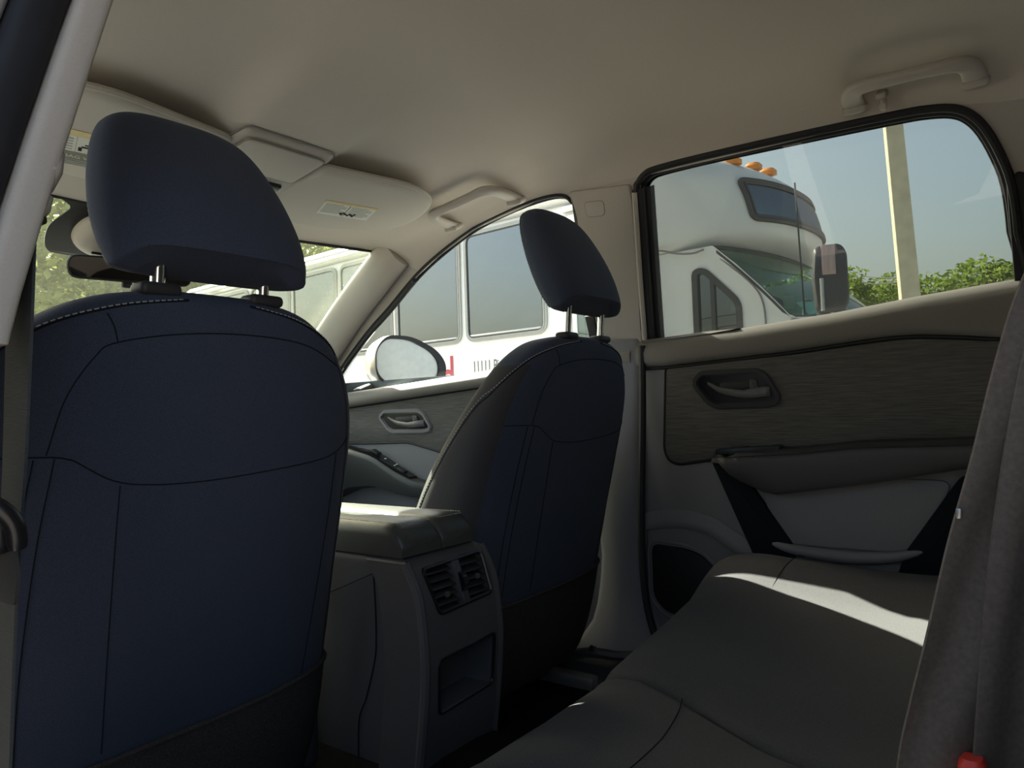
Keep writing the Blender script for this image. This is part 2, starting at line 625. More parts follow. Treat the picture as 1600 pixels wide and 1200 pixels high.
# --- body side with two window openings
REARWIN = [(.768, 1.150), (.50, 1.165), (.25, 1.18), (.050, 1.19), (.046, 1.30), (.050, 1.378), (.062, 1.427), (.080, 1.472), (.100, 1.500),
           (.124, 1.515), (.160, 1.5225), (.211, 1.526), (.391, 1.531), (.573, 1.534), (.676, 1.533), (.706, 1.528), (.724, 1.515),
           (.733, 1.497), (.752, 1.364)]
FRONTWIN = [(.938, 1.13), (1.40, 1.09), (1.96, 1.05), (1.99, 1.10), (1.86, 1.19), (1.717, 1.275), (1.591, 1.339), (1.458, 1.410), (1.342, 1.458), (1.214, 1.499),
            (1.08, 1.523), (.981, 1.531), (.930, 1.526), (.908, 1.508), (.899, 1.47), (.921, 1.236)]
OUT_R = [(-1.0, 1.0), (2.36, 1.0), (2.36, 1.05), (1.86, 1.345), (1.62, 1.475), (1.45, 1.54), (1.2, 1.575), (-1.0, 1.60)]
wall_right = mk('wall_right', holed(OUT_R, [REARWIN, FRONTWIN], sideR, 0, .03), 'beige', smooth=False)
tag(wall_right, 'beige trimmed right body side framing the two door windows', 'wall', kind='structure')

def plate_paint(fn, out, holes, parent):
    return mk('body_skin', holed(out, holes, fn, .031, .05), 'paint', parent, smooth=False)
plate_paint(sideR, OUT_R, [inset(REARWIN, -.004), inset(FRONTWIN, -.004)], wall_right)

# rubber seals round the openings
def seal(outline, fn, d, r, ins, parent, name='seal', n=8):
    p = catmull(inset(outline, ins), 3, True)
    return mk(name, tube([fn(a, b, d) for a, b in p], r, n, True), 'rubber', parent)
seal(REARWIN, sideR, -.004, .0075, -.004, wall_right, 'door_seal')
seal(REARWIN, sideR, .010, .006, .004, wall_right, 'door_seal')
seal(REARWIN, sideR, .022, .004, .010, wall_right, 'glass_channel')
seal(FRONTWIN, sideR, -.002, .005, -.002, wall_right, 'door_seal')
seal(FRONTWIN, sideR, .014, .004, .004, wall_right, 'glass_channel')
# heavier frame at the leading edge of the rear opening and the dark quarter bar behind the glass
for dy, dd, w in ((.004, .004, .014), (-.012, .016, .010)):
    a, b = (.728 + dy, 1.505), (.775 + dy, 1.16)
    mk('frame_strip', prism([(a[0] - w, a[1]), (a[0] + w, a[1]), (b[0] + w, b[1]), (b[0] - w, b[1])], sideR, dd + .012, dd - .012, .004), 'rubber', wall_right)
mk('quarter_bar', prism(rpoly([(.052, 1.16), (.054, 1.385), (.036, 1.40), (-.02, 1.37), (-.02, 1.16)], .006), sideR, .03, -.006, .004), 'rubber', wall_right)
# B pillar upper trim, with the small square cover
BP = [(.748, 1.519), (.905, 1.533), (.901, 1.475), (.925, 1.236), (.944, 1.10), (.80, 1.10), (.792, 1.178), (.765, 1.36), (.749, 1.48)]
trim_b = mk('trim_2', prism(rpoly(BP, .008, 3), sideR, .004, -.012, .006), 'beige')
tag(trim_b, 'beige upper centre pillar trim behind the passenger headrest', 'pillar trim', kind='structure')
sq = rpoly([(.868, 1.503), (.818, 1.498), (.821, 1.466), (.868, 1.470)], .010, 5)
mk('airbag_cover', prism(sq, sideR, -.010, -.0132, .0012), 'beige', trim_b)
mk('cover_gap', tube([sideR(a, b, -.0122) for a, b in sq], .0009, 6, True), 'bus_seam', trim_b)
mk('lip', tube(catmull([sideR(a, b, -.012) for a, b in ((.738, 1.500), (.747, 1.44), (.762, 1.34), (.784, 1.18))], 5), .0065, 8), 'beige', trim_b)
mk('belt_slot_cover', prism([(.93, 1.10), (.93, 1.25), (.905, 1.25), (.905, 1.10)], sideR, -.010, -.018, .003), 'dark', trim_b)
# B pillar lower trim
def bl(z):
    y0 = interp([(.40, .70), (.47, .76), (.53, .785), (.65, .802), (.9, .795), (1.17, .792)], z)
    y1 = interp([(.40, 1.08), (.47, .95), (.55, .928), (.65, .915), (.9, .94), (1.17, .945)], z)
    x = interp([(.40, .665), (.47, .69), (.55, .703), (.8, .712), (1.17, .735)], z)
    return [V((.80, y0, z)), V((x + .02, y0, z)), V((x + .005, y0 + .008, z)), V((x, y0 + .022, z)), V((x - .004, (y0 + y1) / 2, z)), V((x, y1 - .02, z)), V((x + .02, y1, z)), V((.80, y1, z))]
trim_bl = mk('trim_3', loft([bl(.38 + i * .04) for i in range(21)]), 'door', ang=50)
tag(trim_bl, 'dark plastic lower centre pillar trim beside the rear footwell', 'pillar trim', kind='structure')
mk('seal', tube(catmull([(.722, .783, 1.16), (.716, .786, 1.0), (.708, .794, .8), (.703, .795, .65), (.695, .778, .53), (.68, .73, .455), (.665, .62, .44)], 5), .009, 8), 'rubber', trim_bl)

# A pillar trim (right), a swept rounded bar
def apillar(sgn):
    path = catmull([(.634, 1.495, 1.487), (.648, 1.585, 1.438), (.688, 1.775, 1.335), (.728, 1.98, 1.205), (.775, 2.22, 1.055)], 6)
    rings = []
    for i, p in enumerate(path):
        p = V(p)
        t = (V(path[min(i + 1, len(path) - 1)]) - V(path[max(i - 1, 0)])).normalized()
        nrm = V((-.94, 0, -.34))
        wd = t.cross(nrm).normalized()
        nrm = wd.cross(t).normalized()
        if nrm.x > 0: nrm = -nrm
        ring = []
        for a, b in sellipse(.054 + .0004 * i, .030, 2.4, 24):
            q = p + wd * a + nrm * (b * (1.0 if b > 0 else .5))
            ring.append(V((q.x * sgn, q.y, q.z)))
        rings.append(ring)
    return loft(rings)
trim_a = mk('trim_1', apillar(1), 'beige')
tag(trim_a, 'sunlit beige windscreen pillar trim on the passenger side', 'pillar trim', kind='structure')
mk('edge_seal', tube(catmull([sideR(a, b, -.006) for a, b in ((1.46, 1.402), (1.591, 1.330), (1.717, 1.266), (1.86, 1.182))], 5), .008, 8), 'rubber', trim_a)
trim_al = mk('trim_4', apillar(-1), 'beige')
tag(trim_al, 'beige windscreen pillar trim on the driver side', 'pillar trim', kind='structure')

# windscreen
def shield(u, v):
    x = (u * 2 - 1)
    xt, xb = x * .668, x * .80
    yt, yb = 1.665 - .08 * x * x, 2.55 - .25 * x * x
    b = .035 * math.sin(math.pi * v)
    return V((lerp(xt, xb, v), lerp(yt, yb, v) + b * .5, lerp(1.507, 1.02, v) + b))
window_1 = mk('window_1', grid(shield, 30, 16, .005, (0, .5, .86)), 'windshield')
tag(window_1, 'dusty windscreen ahead of the front seats', 'windscreen', kind='structure')
specks = []
for i in range(2600):
    u, v = rnd.random(), rnd.random() * .8
    p = shield(u, v) + V((0, .5, .86)) * .0056
    e1 = (shield(min(1, u + .001), v) - shield(u, v)).normalized() if u < .99 else V((1, 0, 0))
    e2 = (shield(u, v + .001) - shield(u, v)).normalized()
    s = rnd.uniform(.0006, .0017)
    k = rnd.randint(3, 5)
    pts = [p + (e1 * math.cos(6.283 * j / k) + e2 * math.sin(6.283 * j / k)) * s * rnd.uniform(.6, 1.2) for j in range(k)]
    specks.append((pts, [tuple(range(k))]))
dust = mk('dust_specks', join(*specks), 'dust', window_1, smooth=False)
dust['kind'] = 'stuff'
# black print and beige cover of the camera at the top of the screen
def shp(x, v, off=0.0):
    u = (x / lerp(.668, .80, v) + 1) / 2
    return shield(u, v) + V((0, -.5, -.86)) * off
frit = [(-.165, 0), (.165, 0), (.15, .04), (.165, .12), (.14, .20), (.09, .215), (-.09, .215), (-.14, .20), (-.165, .12), (-.15, .04)]
def frit_map(a, b, d): return shp(a, b, .002 + d)
mk('black_print', prism(catmull(frit, 6, True), lambda a, b, d: shp(a, b, d), .001, .003), 'black', window_1, smooth=False)
seal_pts = [shield(i / 40, 0) + V((0, -.004, -.01)) for i in range(41)]
mk('header_edge', tube(seal_pts, .004, 8), 'rubber', window_1)
housing = thing('camera_cover', (0, 1.72, 1.40), 'rounded grey cover of the screen camera behind the rear view mirror', 'cover')
HW = catmull([(0, .035), (.05, .075), (.2, .108), (.45, .118), (.7, .108), (.88, .080), (.97, .045), (1, .02)], 5)
HH = catmull([(0, .008), (.06, .028), (.25, .048), (.5, .054), (.75, .046), (.92, .026), (1, .008)], 5)
rings = []
for i in range(33):
    t = i / 32
    w, h = interp(HW, t), interp(HH, t)
    c = shp(0, lerp(.02, .195, t), .0)
    rings.append([V((c.x + a_, c.y, c.z)) + V((0, -.5, -.86)) * max(b_, -.004) for a_, b_ in sellipse(w, h, 2.6, 40)])
mk('shell', loft(rings), 'beige', housing)
for k in range(3):
    mk('slot', rbox(shp(-.055, .13 + .016 * k, .052), (.05, .006, .006), .002), 'rubber', housing)

# side glass
window_2 = mk('window_2', prism(inset(FRONTWIN, -.006), sideR, .022, .018), 'glass', smooth=False)
tag(window_2, 'clear front passenger door window', 'window', kind='structure')
window_3 = mk('window_3', prism(inset(REARWIN, -.006), sideR, .022, .018), 'privacy', smooth=False)
tag(window_3, 'tinted rear door window facing the bus', 'window', kind='structure')
# printed mark in the corner of the rear glass, read from outside
mark = text_mesh('NISSAN', .0100, sideR(.0705, 1.2415, .012), (0, 1, 0), (-.34, 0, .94), (-.94, 0, -.34), .0006)
mk('glass_print', mark, 'ink', window_3, smooth=False)
mk('glass_print', join(*[rbox(sideR(.078 + .005 * k, 1.2365 - .003 * (k % 2), .0122), (.0008, .0045, .0015), 0) for k in range(5)]), 'ink', window_3, smooth=False)

# ---------------------------------------------------------------- left side (open rear doorway, closed front door)
OUT_L = [(.66, 1.0), (2.36, 1.0), (2.36, 1.05), (1.86, 1.345), (1.62, 1.475), (1.45, 1.54), (1.2, 1.575), (.66, 1.60)]
LW = [(min(a, 9) if a > .95 else a, b) for a, b in FRONTWIN]
wall_left = mk('wall_left', holed(OUT_L, [LW], sideL, 0, .03), 'beige', smooth=False)
tag(wall_left, 'beige trimmed left body side around the driver window', 'wall', kind='structure')
plate_paint(sideL, OUT_L, [inset(LW, -.004)], wall_left)
window_4 = mk('window_4', prism(inset(LW, -.006), sideL, .022, .018), 'glass', smooth=False)
tag(window_4, 'clear driver door window', 'window', kind='structure')
# left roof rail above the open doorway
mk('roof_rail', loft([[V((-interp(XE, y) + dx, y, interp(ZE, y) + dz)) for dx, dz in ((.0, -.004), (-.03, -.012), (-.06, .0), (-.075, .04), (-.05, .10), (.03, .08), (.03, .02))]
                      for y in [-.9 + .1 * i for i in range(16)]]), 'paint', wall_left)
# left centre pillar: beige trim, black seal, painted jamb (they lean inwards towards the roof)
def lp(y, z, d=0.0): return V((-.66 + .3 * (z - 1.1) - d, y, z))
def strip(za, zb, ya, yb, d0, d1, m, name, parent, bev=.006, n=14, curve=0.0):
    rings = []
    for i in range(n + 1):
        z = lerp(za, zb, i / n)
        a, b = ya(z), yb(z)
        ring = []
        for s_, e in rpoly([(a, d0), (b, d0), (b, d1), (a, d1)], bev, 3):
            ring.append(lp(s_, z, e))
        rings.append(ring)
    return mk(name, loft(rings), m, parent)
PYA = [(.40, .562), (1.06, .552), (1.10, .562), (1.2, .574), (1.35, .581), (1.56, .565)]
trim_lb = strip(1.075, 1.56, lambda z: interp(PYA, z), lambda z: interp([(1.06, .66), (1.2, .657), (1.38, .648), (1.56, .63)], z), -.004, .021, 'beige', 'trim_5', None, .007)
tag(trim_lb, 'pinkish beige upper centre pillar trim beside the driver seat', 'pillar trim', kind='structure')
strip(.40, 1.56, lambda z: interp(PYA, z) + .006, lambda z: .68, .0215, .058, 'rubber', 'seal', trim_lb, .012)
strip(.40, 1.56, lambda z: interp(PYA, z) + .012, lambda z: .72, .058, .070, 'bus_alu', 'painted_flange', trim_lb, .004)
strip(.40, 1.56, lambda z: interp(PYA, z) + .022, lambda z: .75, .070, .15, 'paint', 'painted_jamb', trim_lb, .02)
strip(.40, 1.082, lambda z: .562, lambda z: .66, -.002, .0215, 'dark', 'lower_cover', trim_lb, .012)

# closed front left door, simple inside face
def dl(y, z, d=0.0): return V((-.76 + d, y, z))
door_3 = mk('door_3', prism(rpoly([(.83, .42), (.83, 1.14), (2.05, 1.06), (2.15, .42)], .03), dl, -.06, 0, .01), 'door')
tag(door_3, 'dark driver door panel', 'door', kind='structure')
mk('armrest', rbox((-.72, 1.55, .88), (.08, .55, .06), .02, 3), 'dark', door_3)

QL = [(-1.0, .40), (-.02, .40), (-.06, .75), (-.16, .98), (-.14, 1.25), (-.06, 1.45), (.0, 1.56), (-1.0, 1.58)]
def ql(a, b, d=0.0): return V((-.76 + .36 * max(0, b - 1.1) - d, a, b))
quarter_l = mk('trim_11', prism(dense_edges(QL), ql, .06, .0), 'beige', smooth=False)
tag(quarter_l, 'left rear quarter trim behind the open doorway', 'quarter trim', kind='structure')
# rear left door, out of view, only part open to hold back doorway light
HA = R(31)
def od(a, z, d=0.0):   # a = distance from the hinge, d = thickness towards the cabin side
    t_ = .36 * max(0, z - 1.12)
    e1 = V((-math.sin(HA), -math.cos(HA), 0)); e2 = V((math.cos(HA), -math.sin(HA), 0))
    p = V((-.90, .74, 0)) + e1 * a + e2 * (d + t_)
    return V((p.x, p.y, z))
ODP = [(.02, .42), (.02, 1.16), (.06, 1.50), (.12, 1.56), (.62, 1.54), (.74, 1.40), (.86, 1.20), (.86, .95), (.72, .60), (.60, .42)]
ODW = [(.08, 1.17), (.11, 1.49), (.15, 1.52), (.60, 1.50), (.68, 1.40), (.76, 1.20)]
door_4 = mk('door_4', holed(ODP, [ODW], od, -.09, .0), 'paint', smooth=False)
tag(door_4, 'unseen rear left door, part open to hold back doorway light', 'door', kind='structure')
mk('inner_panel', prism(rpoly([(.05, .47), (.05, 1.13), (.80, 1.17), (.80, .95), (.66, .62), (.56, .47)], .02), od, -.01, .03, .01), 'door', door_4)
mk('pane', prism(inset(ODW, -.005), od, -.045, -.040), 'privacy', door_4, smooth=False)

# ---------------------------------------------------------------- right doors
def dr(y, z, d=0.0): return V((.735 - d, y, z))
def df(y, z, d=0.0): return V((.752 - d, y, z))

def rail(parent, stations, name='sill_rail', dx=0.0):
    rings = []
    for y, zt, zb in stations:
        h = zt - zb
        prof = [(.775, zt - .014), (.757, zt - .004), (.748, zt + .001), (.738, zt - .001), (.727, zt - .007), (.719, zt - .018), (.715, zt - .5 * h),
                (.716, zb + .012), (.720, zb + .004), (.727, zb), (.742, zb - .001), (.775, zb)]
        rings.append([V((x + dx, y, z)) for x, z in prof])
    return mk(name, loft(rings), 'rail', parent, ang=60)

def table_stations(ys, top, bot):
    return [(y, interp(top, y), interp(bot, y)) for y in ys]

door_1 = mk('door_1', prism(rpoly([(.802, .47), (.796, 1.12), (-.06, 1.17), (-.06, .95), (.05, .70), (.12, .47)], .02), dr, -.06, 0, .008), 'door')
tag(door_1, 'dark rear passenger door panel with ribbed cloth insert and armrest', 'door', kind='structure')
topR = [(-.06, 1.228), (.06, 1.222), (.2, 1.211), (.364, 1.194), (.567, 1.180), (.77, 1.172), (.80, 1.171)]
botR = [(-.06, 1.10), (.076, 1.119), (.14, 1.129), (.203, 1.1365), (.247, 1.1375), (.30, 1.135), (.441, 1.123), (.728, 1.109), (.80, 1.111)]
rail(door_1, table_stations([-.06 + .86 * i / 40 for i in range(41)], topR, botR))
mk('rail_gap', tube([dr(y, interp(botR, y) - .004, .003) for y in [-.05 + .84 * i / 40 for i in range(41)]], .004, 6), 'rubber', door_1)
mk('corner_cap', loft([[V((x, y, interp(topR, y) + z * (1 if y > .62 else (y - .55) / .07))) for x, z in ((.752, -.004), (.750, .004), (.738, .0035), (.728, -.003), (.735, -.008))]
                       for y in (.552, .58, .62, .68, .74, .785)]), 'rail', door_1)
# ribbed cloth insert
ins = [(.729, 1.104), (.441, 1.116), (.247, 1.130), (.203, 1.129), (.076, 1.113), (-.04, 1.10), (-.04, .92), (.13, .925), (.62, .895), (.707, .882), (.731, .890), (.741, .915)]
mk('cloth_insert', prism(rpoly(ins, [.01, .05, .05, .05, .05, .01, .01, .01, .01, .015, .02, .02], 4), dr, -.01, .005, .005), 'insert', door_1)
mk('insert_gap', tube([dr(a, b, .0005) for a, b in inset(rpoly(ins, [.01, .05, .05, .05, .05, .01, .01, .01, .01, .015, .02, .02], 4), -.0025)], .0028, 6, True), 'rubber', door_1)
# inside handle
ho = [(.665, 1.073), (.646, 1.093), (.514, 1.092), (.494, 1.079), (.467, 1.030), (.472, 1.012), (.492, 1.005), (.613, 1.005), (.634, 1.017), (.664, 1.056)]
hi_ = [(.637, 1.062), (.627, 1.074), (.524, 1.073), (.514, 1.063), (.493, 1.029), (.496, 1.022), (.507, 1.019), (.604, 1.020), (.616, 1.028), (.636, 1.052)]

def pull(parent, fn, mir=lambda a, b: (a, b), tone='dark'):
    O = rpoly([mir(a, b) for a, b in ho], .010, 4)
    I = inset(O, .0135)
    h = mk('handle_bezel', join(ring_plate(O, inset(O, .003), fn, .0, .007), ring_plate(inset(O, .003), inset(O, .0105), fn, .0, .0105),
                                ring_plate(inset(O, .0105), I, fn, -.012, .006)), tone, parent)
    mk('recess', prism(inset(I, -.001), fn, -.030, .0055), 'black', h, smooth=False)
    def mp(a, b): return mir(a, b)
    lev = []
    for a, b, d, w, t in ((.628, 1.064, .006, .004, .004), (.606, 1.050, .006, .007, .005), (.585, 1.043, .011, .008, .006), (.548, 1.036, .013, .009, .006),
                          (.525, 1.037, .013, .011, .007), (.500, 1.040, .013, .012, .007), (.490, 1.040, .009, .011, .005)):
        ring = []
        for p, q in sellipse(w, t, 3, 12):
            aa, bb = mp(a, b + p)
            ring.append(fn(aa, bb, d + q))
        lev.append(ring)
    mk('lever', loft(lev), 'lever', h)
    c = mp(.57, 1.056)
    mk('lever_plate', prism(rpoly([mp(.60, 1.064), mp(.535, 1.066), mp(.528, 1.05), mp(.60, 1.045)], .006), fn, -.01, .0075, .001), 'dark', h)
    mk('lock_knob', prism(rpoly([mp(.535, 1.070), mp(.517, 1.066), mp(.515, 1.044), mp(.533, 1.044)], .004), fn, -.01, .011, .003), 'console', h)
    return h
pull(door_1, dr)
# armrest with the two dark struts of the map pocket
arm = []
for i in range(25):
    y = lerp(.632, .02, i / 24)
    zt = interp([(.0, .940), (.13, .935), (.31, .930), (.43, .917), (.578, .909), (.632, .903)], y)
    zb = interp([(.0, .90), (.146, .884), (.316, .850), (.488, .823), (.56, .852), (.61, .878), (.632, .893)], y)
    k = sstep(.640, .56, y)
    xi = .735 - .068 * k
    arm.append([V((.742, y, zt)), V((lerp(.735, xi, .5), y, zt + .003)), V((xi + .014, y, zt + .001)), V((xi + .004, y, zt - .006)), V((xi, y, zt - .018)),
                V((xi + .003, y, lerp(zt, zb, .6))), V((xi + .012, y, zb + .008)), V((xi + .03, y, zb)), V((.742, y, zb - .004))])
arm_o = mk('armrest', loft(arm), 'console', door_1, ang=60)
top_r = []
for i in range(25):
    y = lerp(.626, .02, i / 24)
    zt = interp([(.0, .940), (.13, .935), (.31, .930), (.43, .917), (.578, .909), (.632, .903)], y)
    xi = .735 - .068 * sstep(.640, .56, y)
    top_r.append([V((.742, y, zt - .004)), V((.742, y, zt + .006)), V((lerp(.735, xi, .6), y, zt + .007)), V((xi + .008, y, zt + .003)), V((xi + .002, y, zt - .006)), V((xi + .010, y, zt - .010))])
mk('armrest_top', loft(top_r), 'rubber', arm_o, ang=60)
mk('switch_plate', prism(rpoly([(.60, .668), (.60, .725), (.47, .725), (.46, .672)], .008), lambda a, b, d: V((b + .006, a, .918 + (.60 - a) * .06 + d)), -.01, .0015, .001), 'black', arm_o)
mk('switch', rbox((.697, .55, .923), (.016, .035, .006), .002), 'dark', arm_o)
mk('strut', prism(rpoly([(.628, .892), (.56, .870), (.455, .715), (.46, .64), (.53, .66)], .012), dr, -.01, .012, .004, 2), 'seam', door_1)
mk('strut', prism(rpoly([(.15, .87), (.09, .87), (.18, .68), (.27, .66), (.25, .72)], .012), dr, -.01, .012, .004, 2), 'seam', door_1)
mk('pocket_face', prism(rpoly([(.53, .865), (.16, .86), (.235, .716), (.49, .716)], .03), dr, -.01, .006, .006), 'door', door_1)
mk('pocket_lip', tube(catmull([dr(a, b, .010) for a, b in ((.50, .718), (.45, .708), (.36, .702), (.28, .708), (.22, .724))], 6), [.003 + .010 * math.sin(math.pi * i / 24) ** .5 for i in range(25)], 10), 'door', door_1)
# speaker
arc = catmull([(.80, .735), (.74, .745), (.685, .745), (.64, .735), (.60, .712), (.565, .69), (.54, .66)], 5)
rings = []
for i, (a, b) in enumerate(arc):
    j = max(0, min(len(arc) - 2, i)); t = V((arc[j + 1][0] - arc[j][0], arc[j + 1][1] - arc[j][1])).normalized()
    nx, ny = t.y, -t.x
    ring = []
    for p, q in ((.012, 0), (.010, .008), (.002, .013), (-.010, .012), (-.03, .004), (-.03, -.01), (.012, -.01)):
        ring.append(dr(a - nx * p, b - ny * p, q))
    rings.append(ring)
mk('speaker_rim', loft(rings), 'door', door_1)
sp = rpoly([(.785, .694), (.70, .690), (.665, .68), (.62, .64), (.62, .54), (.75, .535), (.785, .57)], .02, 5)
mk('speaker_grille', prism(sp, dr, -.01, .006, .004), 'rubber', door_1)
mk('grille_edge', tube([dr(a, b, .004) for a, b in inset(sp, -.008)], .003, 6, True), 'door', door_1)

door_2 = mk('door_2', prism(rpoly([(.84, .42), (.84, 1.14), (2.05, 1.05), (2.15, .42)], .03), df, -.05, 0, .008), 'door')
tag(door_2, 'dark front passenger door panel with ribbed cloth insert', 'door', kind='structure')
topF = [(.80, 1.170), (.94, 1.162), (1.292, 1.131), (1.748, 1.101), (2.05, 1.082)]
botF = [(.80, 1.118), (1.334, 1.084), (1.729, 1.055), (2.05, 1.03)]
rail(door_2, table_stations([.82 + 1.2 * i / 30 for i in range(31)], topF, botF), dx=.012)
ins2 = [(.86, 1.11), (1.334, 1.080), (1.729, 1.051), (2.02, 1.03), (2.02, .93), (1.75, .931), (1.593, .934), (1.489, .912), (1.3, .865), (.86, .86)]
mk('cloth_insert', prism(rpoly(ins2, .02, 3), df, -.01, .004, .004), 'insert', door_2)
mk('insert_gap', tube([df(a, b, .0015) for a, b in inset(rpoly(ins2, .02, 3), -.002)], .0028, 6, True), 'rubber', door_2)
def mirF(a, b): return (1.700 - (.657 - a) * 1.13, 1.030 + (b - 1.088) * .86)
pull(door_2, df, mirF, 'door')
arm = []
for i in range(22):
    y = lerp(2.0, 1.40, i / 21)
    zt = interp([(1.40, .80), (1.54, .822), (1.60, .845), (1.70, .895), (1.80, .915), (2.0, .925)], y)
    zb = zt - interp([(1.40, .02), (1.55, .05), (1.8, .12), (2.0, .2)], y)
    xi = interp([(1.40, .742), (1.55, .70), (1.8, .69), (2.0, .70)], y)
    arm.append([V((.76, y, zt)), V((xi + .014, y, zt + .001)), V((xi + .004, y, zt - .006)), V((xi, y, zt - .018)), V((xi + .006, y, zb)), V((.76, y, zb - .01))])
arm2 = mk('armrest', loft(arm), 'leather', door_2, ang=60)
def sw(a, b, d): return V((b, a, interp([(1.54, .825), (1.60, .848), (1.70, .898), (1.80, .918), (2.0, .928)], a) + d))
pl_ = [sw(1.55, .742, .003), sw(1.55, .712, .003), sw(1.62, .706, .003), sw(1.72, .702, .003), sw(1.85, .704, .003), sw(1.85, .742, .003), sw(1.72, .742, .003), sw(1.62, .742, .003)]
mk('switch_panel', loft([[p - V((0, 0, .006)) for p in pl_], pl_]), 'black', arm2, smooth=False)
for a, b in ((1.66, .722), (1.62, .722), (1.625, .735)):
    mk('switch_mark', rbox(sw(a, b, .006), (.004, .007, .003), .0008), 'ledwhite', arm2)
mk('switch', rbox(sw(1.70, .722, .006), (.02, .03, .008), .002, 2, Matrix.Rotation(R(25), 3, 'X')), 'dark', arm2)
mk('switch', rbox(sw(1.59, .722, .006), (.02, .03, .008), .002, 2, Matrix.Rotation(R(25), 3, 'X')), 'dark', arm2)

# outer door skins (seen in the side mirror)
for y0, y1, nm, dd in ((-.06, .79, 'outer_skin', door_1), (.80, 2.1, 'outer_skin', door_2)):
    def skin(u, v, y0=y0, y1=y1):
        z = lerp(.35, 1.13, v)
        return V((.83 + .05 * math.sin(math.pi * min(1, (z - .3) / 1.0)) - .03 * sstep(.95, 1.13, z), lerp(y0, y1, u), z))
    mk(nm, grid(skin, 12, 14, .01, (-1, 0, 0)), 'paint', dd)

# ---------------------------------------------------------------- floor, dash, back of the cabin
def floor_fn(u, v):
    x = lerp(-.80, .80, u); y = lerp(-.3, 2.4, v)
    z = .36 + .15 * (1 - sstep(.07, .17, abs(x))) + .30 * sstep(1.95, 2.4, y)
    return V((x, y, z))
floor = mk('floor', grid(floor_fn, 40, 40, .03, (0, 0, -1)), 'carpet')
tag(floor, 'black carpeted car floor with raised centre tunnel', 'floor', kind='structure')
sill = mk('trim_6', loft([[V((.60, y, .36)), V((.605, y, .40)), V((.625, y, .425)), V((.66, y, .432)), V((.72, y, .435)), V((.80, y, .43)), V((.80, y, .36))] for y in (.1, .5, .75, 1.0, 1.5, 2.0)]), 'leather')
tag(sill, 'glossy black sill trim along the right door opening', 'sill trim', kind='structure')
mk('scuff', tube(catmull([(.625, .98, .43), (.63, .90, .45), (.645, .84, .448), (.665, .79, .452), (.69, .75, .46)], 5), .012, 8), 'leather', sill)
mat_o = mk('floor_mat', grid(lambda u, v: V((lerp(.20, .60, u), lerp(.66, 1.05, v), .372 + .004 * math.sin(u * 40) * .2)), 10, 10, .012, (0, 0, 1)), 'carpet')
tag(mat_o, 'black floor mat in the rear right footwell', 'floor mat')
wall_back = mk('wall_back', rbox((0, -1.05, 1.0), (1.5, .06, 1.2), .02), 'dark')
tag(wall_back, 'closed tailgate behind the rear bench', 'wall', kind='structure')
dash = thing('dashboard', (0, 2.1, .8), 'dark dashboard below the windscreen', 'dashboard')
def dash_fn(u, v):
    x = lerp(-.76, .76, u)
    prof = [(2.50, 1.00), (2.30, 1.02), (2.08, 1.01), (1.99, .985), (1.96, .93), (1.98, .86), (1.94, .82), (1.95, .70), (2.06, .58), (2.15, .45)]
    i = v * (len(prof) - 1); k = min(int(i), len(prof) - 2); t = i - k
    y, z = lerp(prof[k][0], prof[k + 1][0], t), lerp(prof[k][1], prof[k + 1][1], t)
    return V((x, y - .05 * (x / .76) ** 2, z))
mk('panel', grid(dash_fn, 20, 36, .03, (0, 1, -.2)), 'dark', dash)
mk('glovebox', prism(rpoly([(.18, .60), (.18, .80), (.62, .80), (.62, .60)], .02), lambda a, b, d: V((a, 1.95 - d + (.80 - b) * .3, b)), -.02, .02, .008), 'door', dash)

# body lower sides so no daylight comes in under the doors
for s, nm in ((1, 'trim_7'), (-1, 'trim_8')):
    o = mk(nm, rbox((s * .86, .9, .33), (.1, 3.0, .16), .02), 'paint')
    tag(o, 'painted rocker panel on the %s side' % ('right' if s > 0 else 'left'), 'rocker', kind='structure')
q = mk('trim_9', prism([(-1.0, .40), (-.02, .40), (.05, .70), (-.04, .95), (-.04, 1.25), (-1.0, 1.25)], dr, -.06, .01), 'door', smooth=False)
tag(q, 'dark right quarter trim beside the bench', 'quarter trim', kind='structure')
hood = mk('trim_10', grid(lambda u, v: V((lerp(-.80, .80, u), lerp(2.52, 3.5, v) - .2 * (2 * u - 1) ** 2, 1.0 - .18 * v ** 1.5 - .05 * (2 * u - 1) ** 2)), 16, 12, .02, (0, 0, -1)), 'paint')
tag(hood, 'car bonnet ahead of the windscreen', 'bonnet', kind='structure')

# ================================================================== FRONT SEATS
SEAT_T = [(.46, .235, .905, 1.10), (.50, .255, .890, 1.10), (.58, .266, .868, 1.09), (.69, .268, .840, 1.07), (.80, .266, .812, 1.05), (.90, .260, .787, 1.00),
          (.99, .248, .765, .935), (1.053, .227, .750, .89), (1.105, .190, .738, .862), (1.135, .150, .733, .845), (1.150, .115, .737, .83), (1.1585, .07, .747, .81)]
SEAT_D = catmull(SEAT_T, 6)
SN = 3.1

